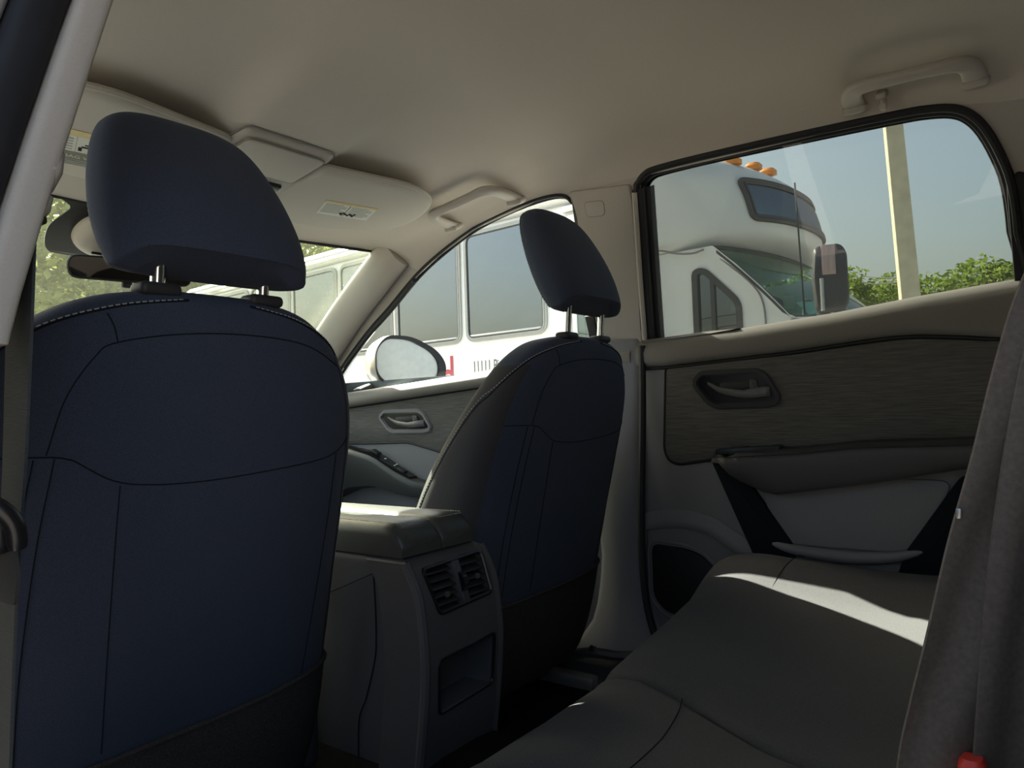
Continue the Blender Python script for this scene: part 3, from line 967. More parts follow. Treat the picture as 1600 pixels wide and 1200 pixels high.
class SeatShape:
    def __init__(self, cx): self.cx = cx
    def lv(self, z): return interp(SEAT_D, z)
    def at(self, z, ang, off=0.0):
        w, yb, yf = self.lv(z)
        yc, hd = (yb + yf) / 2, (yf - yb) / 2
        c, s = math.cos(ang), math.sin(ang)
        p = V((self.cx + (w) * math.copysign(abs(c) ** (2 / SN), c), yc + hd * math.copysign(abs(s) ** (2 / SN), s), z))
        if off:
            q = V((abs(c) ** (2 - 2 / SN) * math.copysign(1, c) / w, abs(s) ** (2 - 2 / SN) * math.copysign(1, s) / hd, 0))
            if q.length > 1e-6: p += q.normalized() * off
        return p
    def back(self, dx, z, off=.001):
        w, yb, yf = self.lv(z)
        c = min(.9999, abs(dx) / w) ** (SN / 2)
        ang = math.pi + math.acos(min(1, c)) if dx < 0 else 2 * math.pi - math.acos(min(1, c))
        return self.at(z, ang, off)

def front_seat(cx, label, inb, hr_raise, hr_scale):
    s = SeatShape(cx)
    t = thing('car_seat', (cx, 1.1, .36), label, 'car seat', 'front seats')
    rings = []
    for z, w, yb, yf in SEAT_D:
        rings.append([s.at(z, 2 * math.pi * k / 56) for k in range(56)])
    br = mk('backrest', loft(rings), 'seat', t, ang=70)
    # side gusset on the inboard flank in the lighter cloth
    sg = inb
    def gus(u, v):
        z = lerp(.55, 1.10, v)
        a = lerp(R(142 if sg < 0 else 38), R(212 if sg < 0 else -32), u)
        return s.at(z, a, .0012)
    mk('side_panel', grid(gus, 16, 26), 'seat_side', br, ang=70)
    def seam(pts, r=.0007, m='seam', off=.0002):
        p = catmull(pts, 8)
        return mk('seam', tube([s.back(a, z, off) for a, z in p], r, 6), m, br)
    seam([(-.118, 1.128), (-.112, 1.115), (-.108, 1.100)])
    seam([(-.162, .992), (-.150, 1.045), (-.128, 1.085), (-.108, 1.100), (-.04, 1.112), (.04, 1.115), (.12, 1.108), (.185, 1.085)])
    seam([(-.235, .992), (-.162, .990), (-.14, .986)])
    seam([(-.14, .986), (-.10, .962), (-.06, .954), (.0, .952), (.08, .956), (.16, .963), (.198, .972), (.225, .99)])
    seam([(-.093, .956), (-.092, .90), (-.088, .78), (-.083, .665)], .0007)
    seam([(.198, .970), (.20, .88), (.195, .76), (.188, .665)], .0007)
    for a in (-.172, -.155):
        seam([(a, .988), (a - .008, .90), (a - .012, .78), (a - .01, .67)], .0007)
    # lighter stitched edge that runs from the top over the outer shoulders
    for sd in (-1, 1):
        mid = R(180) if sd < 0 else R(0)
        def ag(d): return mid + (R(d) if sd < 0 else -R(d))
        path = catmull([(1.148, ag(78)), (1.135, ag(48)), (1.11, ag(22)), (1.06, ag(2)), (1.0, ag(-8)), (.92, ag(-14)), (.83, ag(-19)), (.70, ag(-22)), (.58, ag(-22))], 10)
        pts = [s.at(z, a, .0018) for z, a in path]
        mk('stitching', dashes(pts, .00075, .0042, .0022), 'stitch', br)
        mk('seam', tube([s.at(z, a + (.05 if sd < 0 else -.05), .0004) for z, a in path], .0014, 6), 'seam', br)
        path = catmull([(1.04, ag(-52)), (.98, ag(-52)), (.9, ag(-50)), (.8, ag(-48)), (.66, ag(-46))], 8)
        mk('stitching', dashes([s.at(z, a, .0016) for z, a in path], .0007, .0042, .0022), 'stitch', br)
    # lower back panel
    def pan(u, v):
        a = lerp(R(183), R(357), u)
        ztop = .655 + .012 * math.cos(a)
        return s.at(lerp(.462, ztop, v), a, .004 + .004 * math.sin(math.pi * min(1, v * 1.0)) * .6)
    mk('back_panel', grid(pan, 40, 12), 'panel', br, ang=70, label='grey carpeted lower back panel')
    mk('panel_edge', tube([pan(i / 40, 1.0) for i in range(41)], .0035, 8), 'panel', br)
    # cushion and frame
    cu = []
    for i in range(15):
        y = lerp(.95, 1.50, i / 14)
        h = interp([(0, .03), (.08, .07), (.5, .08), (.9, .075), (1, .03)], i / 14)
        cu.append([V((cx + a, y, .60 + .03 * (i / 14) + b)) for a, b in sellipse(.255, h, 3.5, 32)])
    mk('cushion', loft(cu), 'seat', t)
    mk('base', rbox((cx, 1.2, .47), (.40, .46, .14), .03, 3), 'dark', t)
    for a in (-.19, .19):
        mk('slide_rail', rbox((cx + a, 1.18, .385), (.035, .62, .05), .006), 'bus_alu', t)
    mk('recline_cover', rbox((cx + inb * .245, .98, .56), (.03, .14, .12), .012, 3), 'dark', t)
    mk('bolt', tube([(cx + .20, .885, .47), (cx + .20, .875, .468)], .008, 10), 'chrome', t)
    # head restraint
    tx = [(0, .092, .018), (.02, .112, .030), (.07, .115, .040), (.18, .1185, .047), (.35, .118, .051), (.55, .111, .051), (.75, .099, .046), (.88, .086, .038), (.95, .070, .028), (.985, .050, .018), (1, .022, .007)]
    hr = []
    zb, zt = 1.173 + hr_raise, 1.173 + hr_raise + .200 * hr_scale
    yb, yt = .742, .832
    ND = catmull(tx, 5)
    def hp(tt, ang, off=0.0):
        w, hd = interp(ND, tt)
        c, sn = math.cos(ang), math.sin(ang)
        n = 2.7
        zz = lerp(zb, zt, tt)
        yy = lerp(yb, yt, tt ** 1.15)
        lift = .026 * (1 - sstep(0, .14, tt)) * (1 if sn < 0 else 0) * (1 - abs(c) ** 3)
        p = V((cx + (w + off) * math.copysign(abs(c) ** (2 / n), c), yy + (hd + off) * math.copysign(abs(sn) ** (2 / n), sn), zz + lift))
        return p
    for tt, w, hd in ND:
        hr.append([hp(tt, 2 * math.pi * k / 48) for k in range(48)])
    h = mk('headrest', loft(hr), 'seat', t, ang=70)
    for sd in (-1, 1):
        base = R(180) if sd < 0 else 0
        pts = [hp(tt, base + (-R(26) if sd < 0 else R(26)), .0012) for tt in [.05 + .85 * i / 40 for i in range(41)]]
        mk('stitching', dashes(pts, .0007, .0042, .0022), 'stitch', h)
        mk('seam', tube([hp(tt, base + (-R(30) if sd < 0 else R(30)), .0002) for tt in [.03 + .92 * i / 40 for i in range(41)]], .0013, 6), 'seam', h)
    for a in (-.0635, .0635):
        pz = V((cx + a, .757, 1.10)); qz = V((cx + a, .743, zb + .05))
        mk('headrest_post', tube([pz, qz], .0072, 16), 'chrome', t)
        mk('post_guide', rbox((cx + a, .752, 1.158), (.044, .030, .014), .006, 3), 'dark', t)
    return t

seatL = front_seat(-.398, 'black cloth driver seat seen from behind, nearest to the camera', 1, 0.0, 1.0)
seatR = front_seat(.405, 'black cloth front passenger seat beside the centre console vents', -1, .032, 1.10)

# ================================================================== REAR BENCH
bench = thing('rear_bench', (0, .3, .40), 'dark cloth rear bench seat filling the lower right', 'bench seat')
BT = [(-.73, .60), (-.70, .655), (-.66, .675), (-.58, .650), (-.42, .630), (-.2, .612), (-.15, .602), (0, .598), (.15, .602), (.2, .614), (.42, .630), (.55, .650), (.64, .688), (.68, .700), (.71, .690), (.735, .63)]
XB = [(0.0, .045), (.265, .05), (.333, .07), (.47, .14), (.535, .168), (.615, .189), (.66, .20)]
def xb(y): return interp(XB, y)
BPROF = catmull([(0.0, -.14), (0.0, -.04), (.02, -.004), (.08, 0), (.25, -.008), (.42, .0), (.52, .003), (.585, -.012), (.622, -.045), (.635, -.09), (.625, -.15), (.58, -.2)], 5)
def cushion(name, xl, xr, label, crown, gap=.003):
    def ring(u):
        out = []
        for y, dz in BPROF:
            x = lerp(xl(y) + gap, xr(y) - gap, u)
            e = min(u, 1 - u) * abs(xr(y) - xl(y))
            rd = .012 * (1 - min(1, e / .02)) ** 2
            bul = crown * math.sin(math.pi * u)
            k = 1 if dz > -.06 else .3
            out.append(V((x, y - rd * .6, interp(BT, x) + dz - rd + bul * k)))
        return out
    us = [0, .008, .02, .045, .1] + [.1 + .8 * i / 20 for i in range(1, 20)] + [.9, .955, .98, .992, 1]
    return mk(name, loft([ring(u) for u in us]), 'bench', bench, ang=60, label=label)
c_r = cushion('cushion', xb, lambda y: .735, None, .010)
c_c = cushion('cushion', lambda y: -xb(y), xb, None, .003)
c_l = cushion('cushion', lambda y: -.735, lambda y: -xb(y), None, .010)
def bz(x, y): 
    for (y0, d0), (y1, d1) in zip(BPROF, BPROF[1:]):
        if y0 <= y <= y1 and d0 > -.1:
            return interp(BT, x) + lerp(d0, d1, (y - y0) / max(1e-6, y1 - y0))
    return interp(BT, x)
def bseam(pts, par, cr=0.0):
    p = catmull(pts, 6)
    mk('seam', tube([V((x, y, bz(x, y) + cr)) for x, y in p], .0007, 6), 'seam', par)
bseam([(-.13, .418), (-.08, .416), (0, .420), (.075, .432), (.12, .445)], c_c, .003)
bseam([(.70, .43), (.62, .45), (.54, .455)], c_r, .007)
bseam([(-.70, .43), (-.62, .45), (-.36, .45), (-.14, .43)], c_l, .008)
# backrest
FB = [(.56, .03), (.70, .05), (.80, .045), (.90, .02), (1.0, -.025), (1.12, -.075), (1.17, -.10), (1.185, -.13)]
def brest(x0, x1, bulge):
    rings = []
    us = [0, .01, .03, .07] + [.07 + .86 * i / 14 for i in range(1, 14)] + [.93, .97, .99, 1]
    for u in us:
        x = lerp(x0 + .003, x1 - .003, u)
        e = min(u, 1 - u) * (x1 - x0)
        rd = .02 * (1 - min(1, e / .03)) ** 2
        dep = -.02 * math.sin(math.pi * u) * bulge
        rings.append([V((x, y + dep - rd, z - rd * .3)) for z, y in FB] + [V((x, -.18, 1.185 - rd)), V((x, -.20, 1.1)), V((x, -.13, .56))])
    return mk('backrest', loft(rings), 'bench', bench, ang=60)
brest(-.715, -.17, 1.3); brest(-.17, .17, .4); brest(.17, .715, 1.3)

# ================================================================== CENTRE CONSOLE
con = thing('centre_console', (0, 1.0, .36), 'dark centre console between the front seats with rear air vents', 'console')
CP = [(.80, .36), (.80, .79), (.815, .808), (1.15, .808), (1.2, .79), (1.88, .80), (1.88, .36)]
def cring(x, i): return [V((x, a, b)) for a, b in inset(rpoly(CP, .012, 3), i)]
mk('body', loft([cring(-.0855, .012), cring(-.084, .005), cring(-.079, 0), cring(.079, 0), cring(.084, .005), cring(.0855, .012)]), 'console', con)
CY = [(.36, .765), (.50, .757), (.58, .745), (.66, .738), (.72, .742), (.775, .753), (.798, .768), (.812, .80)]
CYs = catmull(CY, 5)
def cy(z): return interp(CYs, z)
def cr_(a, b, d): return V((a, cy(b) + d, b))
outl = [(-.088, .37)] + [(-.088, .37 + .43 * i / 12) for i in range(1, 12)] + [(-.088, .80), (-.076, .810)] + [(-.076 + .152 * i / 6, .8105) for i in range(1, 6)] + [(.076, .810), (.088, .80)] + [(.088, .37 + .43 * i / 12) for i in range(11, -1, -1)]
hole_c = rpoly([(-.062, .660), (.070, .668), (.068, .588), (-.058, .580)], .008, 3)
hole_v = rpoly([(-.070, .790), (.068, .794), (.072, .730), (-.052, .724)], .008, 3)
rp = mk('rear_panel', holed(outl, [hole_c, hole_v], cr_, 0, .085), 'console', con, ang=30)
mk('edge_roll', tube(catmull([(-.086, cy(z) + .004, z) for z in [.38 + .42 * i / 10 for i in range(11)]], 3), .0075, 8), 'console', rp)
mk('edge_roll', tube(catmull([(.086, cy(z) + .004, z) for z in [.38 + .42 * i / 10 for i in range(11)]], 3), .0075, 8), 'console', rp)
mk('cubby_back', prism(hole_c, cr_, .068, .060), 'black', rp, smooth=False)
mk('cubby_trim', tube([cr_(a, b, .001) for a, b in hole_c], .0028, 6, True), 'black', rp)
mk('vent_back', prism(hole_v, cr_, .055, .040), 'seam', rp, smooth=False)
mk('vent_frame', tube([cr_(a, b, .0) for a, b in hole_v], .0032, 6, True), 'black', rp)
mk('vent_divider', prism(rpoly([(-.005, .792), (.013, .793), (.020, .727), (.004, .726)], .003), cr_, .03, -.002, .003), 'console', rp)
wheel_c = cr_(.008, .758, -.001)
mk('thumbwheel', tube([wheel_c + V((-.005, .008, 0)), wheel_c + V((.005, .008, 0))], [.016, .016], 18), 'black', rp)
for k in range(9):
    a_ = R(-70 + k * 17)
    mk('wheel_rib', rbox(wheel_c + V((0, .008 - .016 * math.cos(a_), .016 * math.sin(a_))), (.009, .0016, .0016), .0004), 'dark', rp)
for k in range(5):
    z = .737 + .0115 * k
    l0 = lerp(-.052, -.070, (z - .724) / .066) + .003
    l1 = lerp(.004, -.005, (z - .724) / .066) - .002
    r0_ = lerp(.020, .013, (z - .724) / .066) + .002
    r1_ = lerp(.072, .068, (z - .724) / .066) - .003
    for a, b in ((l0, l1), (r0_, r1_)):
        c = cr_((a + b) / 2, z, .010)
        mk('louvre', rbox(c, (b - a, .016, .0025), .001, 1, Matrix.Rotation(R(18), 3, 'X')), 'dark', rp)
for x in (-.050, -.032, -.014, .030, .044, .058):
    mk('vane', rbox(cr_(x, .758, .026), (.0016, .012, .056), .0004, 1), 'dark', rp)
for x, z in ((-.030, .748), (.045, .760)):
    mk('vent_tab', rbox(cr_(x, z, .0), (.008, .008, .009), .003), 'console', rp)
mk('side_seam', tube(catmull([(-.0862 if y > .84 else -.0878, y, z) for y, z in ((.845, .795), (.842, .735), (.842, .690), (.846, .652), (.867, .591), (.886, .549), (.89, .45))], 6), .0014, 6), 'seam', con)
for x0, x1 in ((-.087, -.0012), (.0012, .078)):
    rings = []
    for i in range(17):
        y = lerp(.782, 1.14, i / 16)
        e = min(i, 16 - i) / 16 * .36
        k = 1 - (1 - min(1, e / .03)) ** 2
        zt = .832 + .024 * k
        prof = [(x0, .808), (x0, zt - .018), (x0 + .003, zt - .007), (x0 + .010, zt - .0015), (x0 + .02, zt), ((x0 + x1) / 2, zt + .001), (x1 - .012, zt), (x1 - .004, zt - .002), (x1, zt - .008), (x1, .808)]
        rings.append([V((a, y, b)) for a, b in prof])
    lid = mk('armrest_lid', loft(rings), 'leather', con, ang=60)
    xe_ = x0 + .012 if x0 < 0 else x1 - .012
    mk('stitching', dashes([(xe_, .80, .8562), (xe_, 1.12, .8562)], .0007, .004, .002), 'stitch', lid)
    mk('stitching', dashes([(x0 + .008, .7985, .8538), (x1 - .006, .7985, .8538)], .0007, .004, .002), 'stitch', lid)

# ================================================================== ROOF FITTINGS
VIS = [(.095, 1.165), (.33, 1.127), (.425, 1.160), (.480, 1.24), (.505, 1.33), (.490, 1.41), (.36, 1.475), (.14, 1.505), (.095, 1.485)]
def visor(sg, label):
    t = thing('sun_visor', (sg * .3, 1.3, 1.49), label, 'sun visor', 'sun visors')
    def vm(a, b, d): return V((a * sg, b, 1.528 - .055 * (b - 1.12) - d))
    pol = rpoly(VIS, [.02, .05, .05, .05, .05, .06, .08, .05, .02], 5)
    rings = []
    for ins_, d in ((.008, -.008), (.002, -.004), (0, .002), (.002, .009), (.007, .013), (.016, .0155)):
        rings.append([vm(a, b, d) for a, b in inset(pol, ins_)])
    mk('panel', loft(rings), 'visor', t, ang=60)
    mk('edge_roll', tube([vm(a, b, .002) for a, b in inset(pol, .004)], .007, 8, True), 'visor', t)
    # hinge clip and pivot
    c = vm(.125, 1.475, .012)
    mk('clip', rbox(c, (.05, .022, .016), .007, 3), 'beige', t)
    mk('finger_notch', rbox(vm(.165, 1.478, .013), (.035, .012, .006), .0028, 2), 'label_dark', t)
    mk('pivot_arm', tube([vm(.495, 1.40, .0), vm(.53, 1.44, -.012), vm(.55, 1.455, -.03)], .008, 8), 'beige', t)
    return t, vm
vp, vmp = visor(1, 'folded beige passenger sun visor with a small white label')
vd, vmd = visor(-1, 'folded beige driver sun visor with a dark warning label')

def label_quad(fm, a0, b0, ea, eb, d):   # point on a visor label, ea/eb are 2D axes
    return lambda s, t_, dd=0.0: fm(a0 + ea[0] * s + eb[0] * t_, b0 + ea[1] * s + eb[1] * t_, d + dd)
def flat(q, s0, s1, t0, t1, dd):
    a = [q(s0, t0, dd), q(s1, t0, dd), q(s1, t1, dd), q(s0, t1, dd)]
    b = [q(s0, t0, dd - .0006), q(s1, t0, dd - .0006), q(s1, t1, dd - .0006), q(s0, t1, dd - .0006)]
    return loft([b, a])
# passenger label: s runs to the right, t runs towards the windscreen
q = label_quad(vmp, .212, 1.290, (.132, -.026), (.040, .086), .0160)
lab = mk('warning_label', flat(q, 0, 1, 0, 1, .0006), 'label', vp, smooth=False)
mk('yellow_band', flat(q, .0, 1, 0, .13, .0010), 'label_yellow', lab, smooth=False)
for col in (0, 1):
    for k in range(7):
        mk('text_line', flat(q, .05 + .5 * col, .05 + .5 * col + (.40 if k % 3 else .33), .20 + .1 * k, .235 + .1 * k, .0010), 'ink_grey', lab, smooth=False)
mk('label_rule', flat(q, .495, .505, .15, .95, .0010), 'ink', lab, smooth=False)
for k, (a, b) in enumerate(((.40, .70), (.45, .66), (.50, .72), (.58, .68), (.62, .72), (.67, .66), (.43, .78), (.55, .78), (.65, .79))):
    mk('pictogram', flat(q, a, a + .045, b, b + .10, .0012), 'ink', lab, smooth=False)
# driver label
q = label_quad(vmd, .352, 1.275, (-.115, -.01), (-.052, .150), .0160)
lab = mk('warning_label', flat(q, 0, 1, 0, 1, .0006), 'label', vd, smooth=False)
mk('yellow_band', flat(q, 0, 1, 0, .15, .0010), 'label_yellow', lab, smooth=False)
mk('dark_band', flat(q, 0, .93, .60, 1, .0010), 'label_dark', lab, smooth=False)
for col, s0 in ((0, .02), (1, .68)):
    for k in range(5):
        mk('text_line', flat(q, s0, s0 + .28, .22 + .075 * k, .245 + .075 * k, .0010), 'ink_grey', lab, smooth=False)
for a in (.34, .66):
    mk('label_rule', flat(q, a, a + .008, .16, .6, .0010), 'ink_grey', lab, smooth=False)
for (a, b, c, d_) in ((.54, .24, .60, .29), (.53, .29, .57, .42), (.42, .40, .56, .44), (.38, .44, .43, .54), (.46, .34, .54, .37)):
    mk('pictogram', flat(q, a, c, b, d_, .0012), 'ink', lab, smooth=False)
o_, ex_, ey_ = q(.01, .77, .0014), (q(1, .77) - q(0, .77)), (q(0, 0) - q(0, 1))
mk('warning_word', text_mesh('AIRBAG WARNING', .020, o_, ex_.normalized(), ey_.normalized(), (0, 0, -1), .0004, cond=.70), 'label', lab, smooth=False)
for k in range(3):
    mk('text_line', flat(q, .03, .85, .82 + .055 * k, .845 + .055 * k, .0014), 'ink_grey', lab, smooth=False)

# overhead console
oc = thing('overhead_console', (0, 1.28, 1.49), 'beige roof console with map lights between the sun visors', 'roof console')
def oz(x, y): return ceil_z(x, y)
ocp = rpoly([(-.10, 1.12), (.10, 1.12), (.112, 1.30), (.10, 1.44), (-.10, 1.44), (-.112, 1.30)], .02, 5)
def om(a, b, d): return V((a, b, oz(a * .8, b) - d))
rings = [[om(a, b, dd) for a, b in inset(ocp, i_)] for i_, dd in ((0, -.01), (0, .003), (.004, .007), (.010, .009))]
mk('body', loft(rings), 'beige', oc)
mk('seam', tube([om(a, b, .001) for a, b in inset(ocp, -.003)], .002, 6, True), 'bus_seam', oc)
lensp = rpoly([(-.085, 1.135), (.085, 1.135), (.09, 1.25), (-.09, 1.25)], .012, 4)
mk('holder_lid', prism(lensp, om, .010, .0155, .002), 'visor', oc)
mk('seam', tube([om(a, b, .0135) for a, b in inset(lensp, -.002)], .0012, 6, True), 'bus_seam', oc)
mk('button', prism(rpoly([(.02, 1.275), (.085, 1.275), (.09, 1.30), (.02, 1.30)], .004), om, .010, .016, .002), 'black', oc)
mk('button', prism(rpoly([(-.02, 1.275), (-.085, 1.275), (-.09, 1.30), (-.02, 1.30)], .004), om, .010, .016, .002), 'black', oc)
mk('button_mark', tube([om(.065 + .003 * math.cos(k), 1.288 + .003 * math.sin(k), .0165) for k in (0, 1, 2, 3, 4, 5, 6)], .0006, 4), 'ledwhite', oc)
for s in (-1, 1):
    mk('map_lamp', prism(rpoly([(s * .02, 1.32), (s * .09, 1.32), (s * .085, 1.42), (s * .02, 1.42)], .01), om, .010, .0155, .003), 'label', oc)

# grab handles
def grab(y0, y1, xb_, xf, label, hook, drop=.030):
    """feet at y0 and y1 on the headliner at x = xf (lower), bar at x = xb_ (higher)"""
    t = thing('grab_handle', ((xb_ + xf) / 2, (y0 + y1) / 2, 1.52), label, 'grab handle', 'grab handles')
    nd = V((-.5, 0, -.86))
    def S(x, y, d): return V((x, y, ceil_z(x, y))) + nd * d
    sg = 1 if y1 > y0 else -1
    L = abs(y1 - y0)
    pts = [(S(xf, y0, .002), .019), (S(lerp(xf, xb_, .25), y0, .014), .0185), (S(lerp(xf, xb_, .7), y0 + sg * .004, drop - .006), .017), (S(xb_, y0 + sg * .022, drop), .0125),
           (S(xb_ - .004, y0 + sg * L * .33, drop + .002), .0105), (S(xb_ - .004, y0 + sg * L * .66, drop + .002), .0105), (S(xb_, y1 - sg * .022, drop), .0125),
           (S(lerp(xf, xb_, .7), y1 - sg * .004, drop - .006), .017), (S(lerp(xf, xb_, .25), y1, .014), .0185), (S(xf, y1, .002), .019)]
    dense = catmull([tuple(p) + (w,) for p, w in pts], 6)
    rings = []
    for i, p in enumerate(dense):
        a, b = dense[max(0, i - 1)], dense[min(len(dense) - 1, i + 1)]
        tg = (V(b[:3]) - V(a[:3])).normalized()
        n = (nd - tg * nd.dot(tg)).normalized()
        w = tg.cross(n)
        rings.append([V(p[:3]) + w * q_[0] + n * q_[1] for q_ in sellipse(p[3], .0085, 3.2, 18)])
    mk('bar', loft(rings), 'beige', t, ang=60)
    for y in (y0, y1):
        mk('foot', rbox(S(xf - .004, y, .004), (.05, .042, .014), .006, 3, Matrix.Rotation(R(-30), 3, 'Y')), 'beige', t)
    if hook:
        mk('coat_hook', join(rbox(S(xf - .020, y0 + sg * .047, .010), (.030, .018, .012), .004, 3, Matrix.Rotation(R(-30), 3, 'Y')),
                             tube([S(xf - .010, y0 + sg * .047, .010), S(xf - .004, y0 + sg * .047, .024), S(xf - .012, y0 + sg * .047, .030)], .006, 8)), 'beige', t)
    return t
grab(1.250, 1.045, .512, .610, 'beige roof grab handle above the front passenger window', False)
grab(.272, .085, .545, .606, 'beige roof grab handle with coat hook above the rear window', True)

# interior mirror
rv = thing('rear_view_mirror', (-.02, 1.68, 1.33), 'wide rear view mirror with thin black frame below the camera cover', 'mirror')
mc = V((-.03, 1.675, 1.366))
mn = V((-.30, -1, -.06)).normalized()
mx_ = V((0, 0, 1)).cross(mn).normalized() * 1
mz_ = mn.cross(mx_).normalized()
if mz_.z < 0: mz_ = -mz_
ml = rpoly([(-.128, -.026), (-.128, .026), (.128, .030), (.128, -.030)], [.024, .024, .026, .026], 6)
def mm(a, b, d): return mc + mx_ * a + mz_ * b + mn * d
mk('frame', loft([[mm(a, b, -.030) for a, b in inset(ml, .016)], [mm(a, b, -.012) for a, b in inset(ml, .003)], [mm(a, b, .0) for a, b in ml], [mm(a, b, .004) for a, b in inset(ml, .002)]]), 'rubber', rv)
mk('glass', prism(inset(ml, .0045), mm, 0, .0048), 'mirror_in', rv, smooth=False)
mk('stem', tube([mm(0, .01, -.03), mm(0, .04, -.035), V((0, 1.79, 1.42))], .011, 10), 'rubber', rv)
mk('dimming_tab', rbox(mm(-.01, -.033, -.006), (.022, .014, .014), .004), 'rubber', rv)

# ================================================================== SEAT BELTS
def ribbon(path, wid, th, across=6, ripple=0.0, ph=0.0):
    rings = []
    n = len(path)
    for i, (p, wd) in enumerate(path):
        p = V(p); wd = V(wd).normalized()
        a, b = V(path[max(0, i - 1)][0]), V(path[min(n - 1, i + 1)][0])
        tg = (b - a).normalized()
        nm = tg.cross(wd).normalized()
        top, bot = [], []
        for k in range(across + 1):
            u = k / across - .5
            off = nm * (ripple * math.sin(u * 7 + ph + i * .12))
            top.append(p + wd * (u * wid) + off + nm * th / 2)
            bot.append(p + wd * (u * wid) + off - nm * th / 2)
        rings.append(top + bot[::-1])
    return loft(rings)

def dense(keys, per=8):
    return [(tuple(p[:3]), tuple(p[3:])) for p in catmull([tuple(a) + tuple(b) for a, b in keys], per)]

b1 = thing('front_seat_belt', (-.665, .54, .45), 'dark seat belt hanging down the left pillar beside the driver seat', 'seat belt')
mk('webbing', ribbon(dense([((-.640, .600, 1.180), (0, 1, 0)), ((-.642, .600, 1.12), (0, 1, 0)), ((-.646, .602, 1.0), (.05, 1, 0)), ((-.651, .604, .9), (.1, 1, 0)), ((-.657, .605, .75), (.1, 1, 0)), ((-.665, .61, .50), (.1, 1, 0))]), .046, .002), 'belt', b1)
gd = mk('guide_cover', loft([[V((-.6265 + .3 * (z - 1.2) + a, .602 + b, z + .016)) for a, b in sellipse(w, d, 2.6, 20)] for z, w, d in
          ((1.150, .006, .018), (1.153, .010, .025), (1.160, .0125, .028), (1.170, .0115, .027), (1.1735, .0085, .022), (1.176, .010, .026), (1.190, .012, .028), (1.205, .010, .024), (1.214, .003, .008))]), 'beige', b1)
mk('slot', rbox((-.638, .602, 1.168), (.012, .050, .006), .002), 'rubber', b1)
tg_ = mk('tongue_handle', tube(catmull([(-.706, .545, .980), (-.694, .535, .978), (-.682, .528, .971), (-.674, .526, .960), (-.671, .528, .944)], 5), [.006] * 20 + [.005], 10), 'black', b1)
mk('tongue_plate', prism(rpoly([(.505, .955), (.505, .925), (.515, .905), (.545, .905), (.555, .925), (.555, .955)], .005), lambda a, b, d: V((-.670 + d + (b - .93) * -.1, a + .03, b)), 0, .0025), 'dark', b1)
mk('tongue_body', rbox((-.677, .56, .955), (.014, .055, .030), .006, 3), 'black', b1)

b2 = thing('rear_seat_belt', (-.37, .06, .62), 'brown grey seat belt hanging close to the camera on the right edge', 'seat belt')
wdir = (.50, -.80, .0)
wd2 = (.55, -.83, .0)
mk('webbing', ribbon(dense([((-0.3052, -0.0732, 1.215), wd2), ((-0.3170, -0.0322, 1.14), wd2), ((-0.3296, -0.0074, 1.085), wd2), ((-0.3390, 0.0072, 1.04), wd2), ((-0.3466, 0.0220, .985), wd2), ((-0.3541, 0.0367, .934), wd2), ((-0.3615, 0.0492, .880), wd2),
                            ((-0.3665, 0.0572, .844), wd2), ((-0.3705, 0.0642, .807), wd2), ((-0.3765, 0.0712, .74), wd2), ((-0.3835, 0.0762, .66), wd2)]), .047, .0022, 14, .0022), 'belt2', b2)
mk('webbing', ribbon(dense([((-0.3154, -0.0530, 1.20), wd2), ((-0.3368, -0.0111, 1.06), wd2), ((-0.3450, 0.0125, .95), wd2), ((-0.3505, 0.0262, .85), wd2), ((-0.3535, 0.0362, .75), wd2), ((-0.3555, 0.0412, .66), wd2)]), .047, .0022, 10, .003, 1.5), 'belt2', b2)
mk('tongue_glint', rbox((-.3685, .0485, .952), (.003, .003, .006), .0008), 'bus_alu', b2)  # tiny bright block stands in for a glint at the belt edge
bk = thing('belt_buckle', (-.35, .05, .62), 'black seat belt buckle with a bright red release button', 'buckle')
bc = V((-.370, .0485, .783))
mk('housing', loft([[bc + V((a, b, zz)) for a, b in sellipse(w, d, 3, 18)] for zz, w, d in ((-.15, .008, .006), (-.07, .010, .007), (-.06, .015, .009), (-.005, .016, .0095), (.004, .014, .0085))]), 'dark', bk)
mk('release_button', loft([[bc + V((a, b, zz)) for a, b in sellipse(w, d, 3, 18)] for zz, w, d in ((-.01, .0145, .009), (.012, .0135, .0085), (.030, .0085, .007), (.033, .006, .005))]), 'red', bk)

# ================================================================== DOOR MIRROR (outside, right)
dm = thing('side_mirror', (.90, 1.8, 1.08), 'grey door mirror with black rim outside the front passenger window', 'mirror')
az = R(205.5)
gn = V((math.sin(az), math.cos(az), .02)).normalized()
gx = V((0, 0, 1)).cross(gn).normalized()
if gx.x < 0: gx = -gx
gz = V((0, 0, 1))
gc = V((.905, 1.73, 1.195))
gl = rpoly([(-.112, -.05), (-.112, .035), (-.078, .072), (.0, .070), (.078, .030), (.108, -.012), (.098, -.062), (-.05, -.088)], .033, 6)
def gm(a, b, d): return gc + gx * a + gz * b + gn * d
def scl(k, ax=1.0): return [(a * k * ax + (.006 if k > 1 else 0), b * k) for a, b in gl]
rim_o = [(a * 1.13 + .012, b * 1.16) for a, b in gl]
mk('rim', ring_plate(rim_o, gl, gm, -.02, .012), 'rubber', dm)
mk('mirror_glass', prism([(a * 1.01, b * 1.01) for a, b in gl], gm, -.006, .0), 'mirror', dm, smooth=False)
